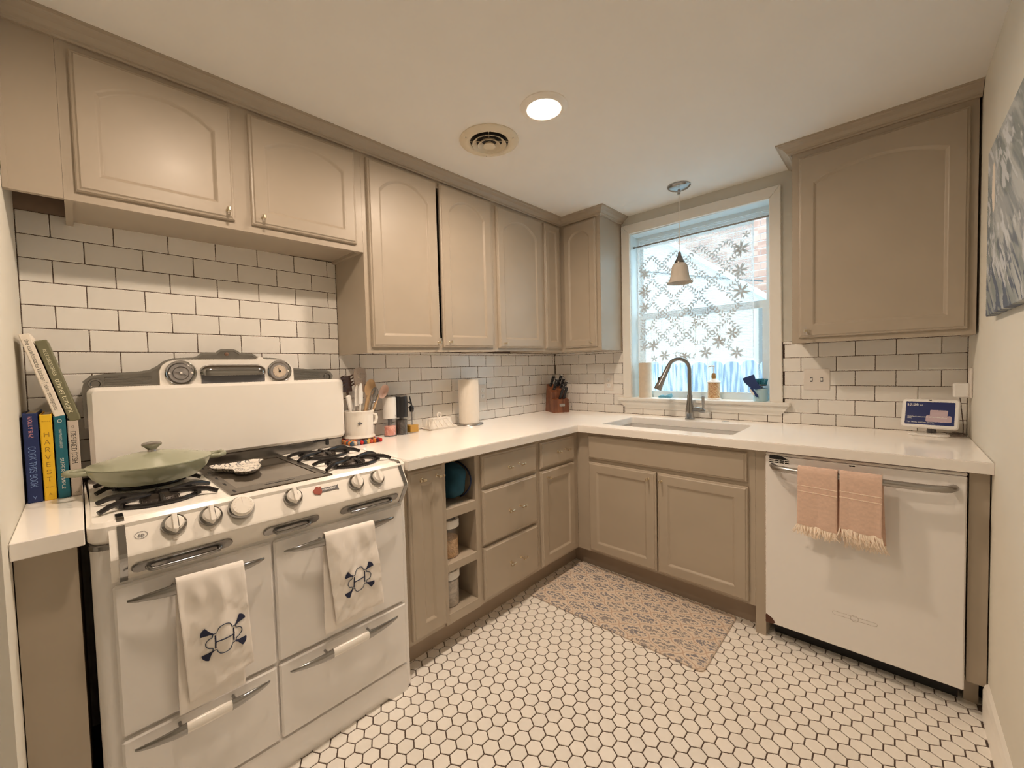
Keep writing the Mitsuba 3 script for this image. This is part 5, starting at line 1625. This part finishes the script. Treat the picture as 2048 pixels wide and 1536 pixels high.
# ------------------------------------------------------------------ knife block
kk = thing('knife_block', 'reddish walnut knife block in the counter corner', 'knife block')
KA = rotz(60)
KA[:3, 3] = (0.137, -0.160, CT + 0.0003)
# local: x right, -y towards the room
sidep = [(-0.085, 0.0), (0.115, 0.0), (0.150, 0.225), (0.085, 0.232), (-0.055, 0.14)]
side = sg.Polygon([(0.0, 0.0), (0.13, 0.0), (0.165, 0.205), (0.125, 0.225), (0.03, 0.155)])
sidew = x_prism([(0, 0), (0.1, 0)], 0, 1) if False else None


def yz_prism(p, x0, x1):
    """Profile (depth from the front, height) across x0..x1; the front is at local y = -0.085."""
    q = [(-0.085 + a, b) for a, b in p]
    return moved(extr(q, x1 - x0), frame((0, 1, 0), (0, 0, 1), (1, 0, 0), (x0, 0, 0)))


obj('block', moved(yz_prism([(0.045, 0.0), (0.185, 0.0), (0.150, 0.218), (0.135, 0.222), (0.050, 0.160)], -0.062, 0.062), KA), M_WOOD, kk)
obj('front_block', moved(yz_prism([(0.0, 0.0), (0.046, 0.0), (0.049, 0.112), (0.004, 0.104)], -0.066, 0.066), KA), M_WOOD, kk)
obj('plate', moved(box(-0.016, 0.030, -0.0880, -0.0835, 0.048, 0.070, 0.001), KA), M_STEEL, kk, label='small steel name plate')
kn = [('black-handled knife at the back left of the block', (-0.044, 0.040, 0.185), 0.115), ('black-handled knife with steel rivets at the front left of the block', (-0.030, 0.000, 0.165), 0.110), ('tall black-handled knife in the middle of the block', (0.020, 0.038, 0.185), 0.120), ('black-handled knife right of the tall middle one', (0.036, 0.015, 0.172), 0.105), ('short black-handled knife at the right end of the block', (0.050, -0.010, 0.158), 0.095)]
lean = np.array([0.20, -0.30, 0.93])
lean /= np.linalg.norm(lean)


def knife(label, p, L_, w=0.011):
    t = thing('knife', label, 'knife', 'knives in the block')
    p0 = np.array(p)
    p1 = p0 + lean * L_
    F = KA @ blade_frame(p0, p0 + lean * 1e-3, (0.1, -1, 0))
    obj('handle', moved(slab(rounded(2 * w, L_, 0.006) + np.array([0, L_ / 2]), -0.0075, 0.0075, 0.003), F), M_BLACKP, t, 30)
    obj('butt', moved(slab(rounded(2 * w + 0.001, 0.014, 0.005) + np.array([0, L_ - 0.002]), -0.008, 0.008, 0.003), F), M_STEEL, t, 30, label='steel butt cap')
    obj('rivets', moved(join(*[moved(lathe([(0, 0), (0.0035, 0), (0.003, 0.001), (0, 0.0012)], 10), None, (0, L_ * q, 0.0076)) for q in (0.25, 0.5, 0.75)]), F), M_STEEL, t)


for lab, p, L_ in kn:
    knife(lab, p, L_)
for i, x in enumerate((-0.002, 0.030)):
    t = thing('steak_knife', 'slim black steak knife in the front slot of the block, the %s one' % ('left' if i == 0 else 'right'), 'knife', 'knives in the block')
    F = KA @ blade_frame((x, -0.055, 0.100), (x, -0.055, 0.101) + lean * 1e-3 if False else np.array([x, -0.055, 0.100]) + lean * 1e-3, (0.1, -1, 0))
    obj('handle', moved(slab(rounded(0.020, 0.105, 0.006) + np.array([0, 0.052]), -0.007, 0.007, 0.003), F), M_BLACKP, t, 30)

# ------------------------------------------------------------------ outlets and switches


def outlet(label, A):
    t = thing('outlet', label, 'outlet', 'wall outlets')
    obj('cover_plate', moved(slab(rounded(0.078, 0.122, 0.005), 0, 0.006, 0.002), A), M_PLATE, t, 30)
    for s in (0.021, -0.021):
        k = obj('socket', moved(slab(rounded(0.034, 0.030, 0.008) + np.array([0, s]), 0.006, 0.0075, 0.0005), A), M_WHITE, t, 30)
        obj('slots', moved(join(box(-0.008, -0.0058, s, s + 0.009, 0.0074, 0.0079), box(0.0058, 0.008, s + 0.001, s + 0.008, 0.0074, 0.0079), moved(lathe([(0, 0), (0.0026, 0), (0.0026, 0.0005), (0, 0.0005)], 10), None, (0, s - 0.007, 0.0074))), A), M_BLACK, k)
    return t


outlet('ivory wall outlet right of the paper towel roll', on_left(0.0004, -0.852, 1.103))
outlet('ivory wall outlet between the knife block and the window', on_back(0.519, -0.0004, 1.143))
t = thing('light_switch', 'ivory double light switch right of the window', 'switch')
A = on_back(1.809, -0.0004, 1.167)
obj('cover_plate', moved(slab(rounded(0.117, 0.117, 0.005), 0, 0.006, 0.002), A), M_PLATE, t, 30)
for s in (-0.023, 0.023):
    k = obj('toggle_frame', moved(slab(rounded(0.012, 0.026, 0.001) + np.array([s, 0]), 0.006, 0.0068, 0.0003), A), M_GREY, t)
    obj('toggle', moved(box(s - 0.004, s + 0.004, -0.006, 0.008, 0.0066, 0.015, 0.001), A), M_WHITE, k)
t = thing('outlet', 'pale wall outlet seen edge-on on the right wall', 'outlet', 'wall outlets')
obj('cover_plate', box(RX - 0.008, RX - 0.0003, -0.165, -0.088, 1.092, 1.222, 0.002), M_PLATE, t)
single('power_adapter', box(2.314, RX - 0.0085, -0.150, -0.104, 1.092, 1.156, 0.005), M_WHITE, 'white plug-in power adapter on the right wall outlet', 'adapter')

# ------------------------------------------------------------------ smart display
ek = thing('smart_display', 'white smart display with a dark blue screen on the right counter', 'display')
c_ = [np.array(v) for v in ((2.128, -0.192, 0.957), (2.288, -0.222, 0.946), (2.347, -0.130, 1.082), (2.183, -0.100, 1.090))]
ex = np.array([0.985, -0.175, 0.0])
ex /= np.linalg.norm(ex)
ey = np.array([0.0, 0.36, 0.93])
ey -= ex * (ey @ ex)
ey /= np.linalg.norm(ey)
ez = np.cross(ex, ey)
EA = frame(ex, ey, ez, (2.240, -0.155, 1.018))
obj('case', moved(slab(rounded(0.186, 0.138, 0.014), -0.014, 0.0, 0.004), EA), M_WHITE, ek, 30)
obj('speaker_back', moved(loft([at_z(rounded(0.150, 0.110, 0.03), -0.013), at_z(rounded(0.135, 0.095, 0.03) + np.array([0, -0.006]), -0.045), at_z(rounded(0.09, 0.055, 0.024) + np.array([0, -0.018]), -0.070)][::-1]), EA), M_PLATE, ek, 40)
sc = obj('screen', moved(slab(rounded(0.158, 0.108, 0.003), 0.0, 0.0008), EA), M_SCREEN, ek)


def scr(m, material, name):
    obj(name, moved(m, EA @ trimesh.transformations.translation_matrix((0, 0, 0.0009))), material, sc)


scr(join(text('12:38', 0.0100, trimesh.transformations.translation_matrix((-0.056, 0.040, 0)), 0.0003, True), text('WED', 0.0036, trimesh.transformations.translation_matrix((-0.028, 0.038, 0)), 0.0003, True)), M_WHITE, 'clock_text')
scr(join(extr(sg.Polygon(rounded(0.056, 0.026, 0.004) + np.array([0.030, 0.004])), 0.0002), extr(sg.Polygon(rounded(0.080, 0.030, 0.005) + np.array([0.030, -0.024])), 0.0002)), M_LILAC, 'sofa_picture')
scr(join(text('Identified: Your furniture delivery arrives today', 0.0040, trimesh.transformations.translation_matrix((-0.007, -0.0175, 0.0003)), 0.0003, True, 0.128), text('home', 0.0040, trimesh.transformations.translation_matrix((-0.064, -0.0250, 0)), 0.0003, True), text('Try "Alexa, what can you do"', 0.0046, trimesh.transformations.translation_matrix((-0.026, -0.0430, 0.0003)), 0.0003, True, 0.092)), M_WHITE, 'caption_text')
obj('camera', moved(slab(rounded(0.010, 0.005, 0.002) + np.array([0.0, 0.0625]), 0.0, 0.0006), EA), M_BLACK, ek)
obj('neck', tube([(2.250, -0.105, CT + 0.010), (2.248, -0.125, 0.985)], [0.016, 0.014], 14), M_GREY, ek, 40)
st = rounded(0.135, 0.105, 0.03, 8)
SA = rotz(-14)
SA[:3, 3] = (2.242, -0.128, CT + 0.0003)
obj('stand', moved(slab(st, 0.0, 0.011, 0.004), SA), M_WHITE, ek, 30)
pts = [(2.335, -0.128, 1.094), (2.342, -0.115, 1.03), (2.350, -0.085, 0.965), (2.352, -0.060, CT + 0.012)]
for a in np.linspace(0, 4.6 * math.pi, 46):
    pts.append((2.327 + 0.030 * math.cos(a), -0.110 + 0.042 * math.sin(a), CT + 0.004 + 0.0022 * a / math.pi))
obj('power_cord', tube(pts, 0.0019, 8), mat('m_cord', (0.16, 0.12, 0.10), 0.6), ek, 40, label='thin coiled power cord')

# ------------------------------------------------------------------ things in the open shelves
t = thing('oven_mitt_bag', 'dark teal quilted pouch folded into the top open shelf', 'pouch')
lp = []
for i, (y, k_) in enumerate(((-1.690, 0.80), (-1.672, 0.97), (-1.655, 1.0), (-1.635, 1.0), (-1.615, 0.94), (-1.605, 0.75))):
    ring = []
    for q in np.linspace(0, 2 * math.pi, 33)[:-1]:
        ca, sa = math.cos(q), math.sin(q)
        r1, r2 = 0.150 * k_, 0.088 * k_
        ring.append((0.515 + r1 * math.copysign(abs(ca) ** 0.75, ca), y - 0.018 * (ca * 0.5) + 0.006 * math.sin(5 * q + i), 0.742 + r2 * math.copysign(abs(sa) ** 0.8, sa)))
    lp.append(ring)
pm = loft(lp)
trimesh.repair.fix_normals(pm)
pm.apply_transform(rot(-14, (1, 0, 0), (0.5, -1.65, 0.652)))
pm.apply_translation((0, 0.030, 0.652 - pm.bounds[0][2]))
obj('body', pm, M_TEAL, t, 60)
bd = tube([(0.515 + 0.152 * math.cos(q), -1.604, 0.745 + 0.090 * math.sin(q)) for q in np.linspace(-0.9, 1.8, 20)], 0.004, 8)
bd.apply_transform(rot(-14, (1, 0, 0), (0.5, -1.65, 0.652)))
bd.apply_translation((0, 0.030, 0.002))
obj('binding', bd, M_NAVY, t, True)
for i in range(2):
    single('cutting_board', moved(box(0.16, 0.60 - 0.02 * i, -1.6975 + 0.010 * i, -1.6925 + 0.010 * i, 0.6503, 0.80 - 0.02 * i, 0.001), rot(-2.5, (1, 0, 0), (0.3, -1.695 + 0.01 * i, 0.6503))), M_PLATE if i == 0 else M_BAMBOO,
           'thin pale board standing on edge in the top shelf, ' + ('next to the cabinet side' if i == 0 else 'next to the pouch'), 'board')


def canister(label, x, y, z, h, fill_mat, fill, r=0.052):
    t = thing('food_container', label, 'container', 'containers in the open shelves')
    obj('jar', lathe([(0, 0.0), (r, 0.0), (r, h - 0.045)], 32, (x, y, z)), 'm_glass', t, True, label='clear container body')
    obj('contents', lathe([(0, 0.002), (r - 0.002, 0.002), (r - 0.002, fill), (0, fill + 0.006)], 28, (x, y, z)), fill_mat, t, 40)
    obj('lid', lathe([(r + 0.001, h - 0.052), (r + 0.004, h - 0.050), (r + 0.004, h - 0.022), (r, h - 0.016), (r - 0.012, h - 0.016), (r - 0.014, h - 0.022), (0, h - 0.022)], 32, (x, y, z)), M_WHITE, t, 40, label='white lid')
    obj('lid_top', lathe([(r - 0.012, h - 0.022), (r - 0.014, h - 0.006), (r - 0.022, h), (0, h)], 28, (x, y, z)), M_GREY, t, 40)


canister('clear container of rolled oats with a white lid in the middle shelf', 0.590, -1.640, 0.4003, 0.190, M_GRAIN, 0.085)
canister('clear container of pale dry goods in the bottom shelf', 0.590, -1.645, 0.1723, 0.180, mat('m_dry_goods', varied((0.42, 0.38, 0.34), 1.0, 90.0), 0.7), 0.120)
single('glass_jar', lathe([(0, 0), (0.030, 0), (0.032, 0.004), (0.032, 0.080), (0.024, 0.094), (0.024, 0.104), (0.021, 0.104), (0.021, 0.092), (0.029, 0.078), (0.029, 0.006), (0, 0.006)], 24, (0.44, -1.585, 0.4003)), 'm_glass', 'small empty glass jar behind the oats container', 'jar', 40)

# ------------------------------------------------------------------ floor mat
mo = rounded(0.905, 0.500, 0.022) + np.array([1.1075, -0.868])
mo2 = np.array([(0.652, -1.122), (1.545, -1.100), (1.556, -1.092), (1.560, -1.080), (1.560, -0.618), (1.553, -0.610), (0.655, -0.618), (0.645, -0.626)])
single('kitchen_mat', slab(mo2, 0.0006, 0.011, 0.003), M_MAT, 'long cushioned floor mat printed with a floral trellis before the sink', 'mat')

# ------------------------------------------------------------------ painting on the right wall
pk = thing('painting', 'unframed abstract canvas in blue and grey on the right wall', 'painting')
A = frame((0, -1, 0), (0, 0, 1), (-1, 0, 0), (RX - 0.0005, 0, 0))
obj('canvas', box(RX - 0.024, RX - 0.0005, -1.36, -0.690, 1.405, 1.945, 0.002), M_ART, pk)

# ------------------------------------------------------------------ ceiling: downlights, vent, pendant


def ceiling_fr(x, y):
    n = np.array([0.006, -0.0105, 1.0])
    n /= np.linalg.norm(n)
    a = np.cross((0, 1, 0), n)
    a /= np.linalg.norm(a)
    return frame(a, np.cross(n, a), n, (x, y, ceil_z(x, y)))


def downlight(x, y, power, label):
    t = thing('recessed_light', label, 'light')
    A = ceiling_fr(x, y)
    obj('trim_ring', moved(lathe([(0.062, -0.005), (0.066, -0.010), (0.074, -0.0125), (0.082, -0.011), (0.097, -0.003), (0.098, 0.0005), (0.062, 0.0005)], 40), A), mat('m_light_trim', (0.80, 0.77, 0.72), 0.4), t, 40)
    lens = moved(lathe([(0.0625, -0.005), (0.050, -0.006), (0.025, -0.007), (0, -0.0072)], 32), A)
    if lens.face_normals[:, 2].mean() > 0:
        lens.invert()
    k = obj('lens', lens, M_WHITE, t, True, label='glowing warm lens')
    scene[k]['emitter'] = {'type': 'area', 'radiance': rgb(*power)}


downlight(1.066, -1.440, LAMP, 'round lit recessed ceiling light beside the air vent')
downlight(1.15, -2.42, LAMP2, 'round lit recessed ceiling light above the range, out of the photo')

t = thing('air_vent', 'round cream ceiling air diffuser with concentric rings', 'vent')
A = ceiling_fr(0.728, -1.428)
obj('outer_ring', moved(lathe([(0.090, -0.001), (0.090, -0.008), (0.097, -0.013), (0.112, -0.0145), (0.134, -0.008), (0.139, -0.003), (0.138, 0.0005)][::-1], 48), A), M_VENT, t, 40)
obj('duct_shade', moved(lathe([(0, -0.0015), (0.095, -0.0015), (0.095, -0.0005), (0, -0.0005)], 32), A), M_BLACK, t)  # flat black disc standing in for the shade inside the vent opening
for r0_, r1_, z1_ in ((0.060, 0.079, -0.021), (0.034, 0.053, -0.026)):
    obj('ring', moved(lathe([(r0_, -0.006), (r1_ - 0.003, z1_ + 0.004), (r1_, z1_), (r1_ + 0.0015, z1_ + 0.0005), (r1_ - 0.001, z1_ + 0.005), (r0_ + 0.0015, -0.006)], 40), A), M_VENT, t, 40)
obj('hub', moved(lathe([(0, -0.030), (0.022, -0.030), (0.029, -0.027), (0.027, -0.022), (0.012, -0.008), (0, -0.008)], 28), A), M_VENT, t, 40)
obj('spokes', moved(join(*[moved(box(0.028, 0.094, -0.0012, 0.0012, -0.005, -0.002), rotz(a)) for a in (45, 135, 225, 315)]), A), M_VENT, t)
obj('screw', moved(join(*[moved(lathe([(0, -0.014), (0.003, -0.014), (0.003, -0.010), (0, -0.010)], 8), None, (0.118 * math.cos(a), 0.118 * math.sin(a), 0.0005)) for a in (0.4, 2.5, 4.4)]), A), M_NICKEL, t)

t = thing('pendant_lamp', 'bell-shaped white glass pendant hanging before the window', 'lamp')
LX, LYp = 1.163, -0.257
A = ceiling_fr(LX, LYp)
obj('canopy', moved(lathe([(0.066, 0.0), (0.066, -0.008), (0.060, -0.013), (0.058, -0.016), (0.045, -0.022), (0.020, -0.030), (0.010, -0.032), (0.009, -0.050), (0.006, -0.054), (0, -0.054)][::-1], 40), A), M_CHROME, t, 40)
obj('cord', tube([(LX, LYp, ceil_z(LX, LYp) - 0.05), (LX, LYp, 1.952)], 0.0022, 8), M_PLATE, t)
obj('socket_cap', lathe([(0.0, 1.886), (0.030, 1.886), (0.031, 1.892), (0.022, 1.908), (0.012, 1.930), (0.007, 1.952), (0, 1.957)], 24, (LX, LYp, 0)), M_NICKEL, t, 40)
obj('shade', lathe([(0.027, 1.888), (0.040, 1.878), (0.047, 1.860), (0.050, 1.835), (0.054, 1.805), (0.062, 1.782), (0.073, 1.770), (0.074, 1.766), (0.070, 1.765), (0.059, 1.777), (0.051, 1.802), (0.047, 1.835), (0.044, 1.858), (0.037, 1.874), (0.0, 1.880)], 36, (LX, LYp, 0)), 'm_opal', t, True)
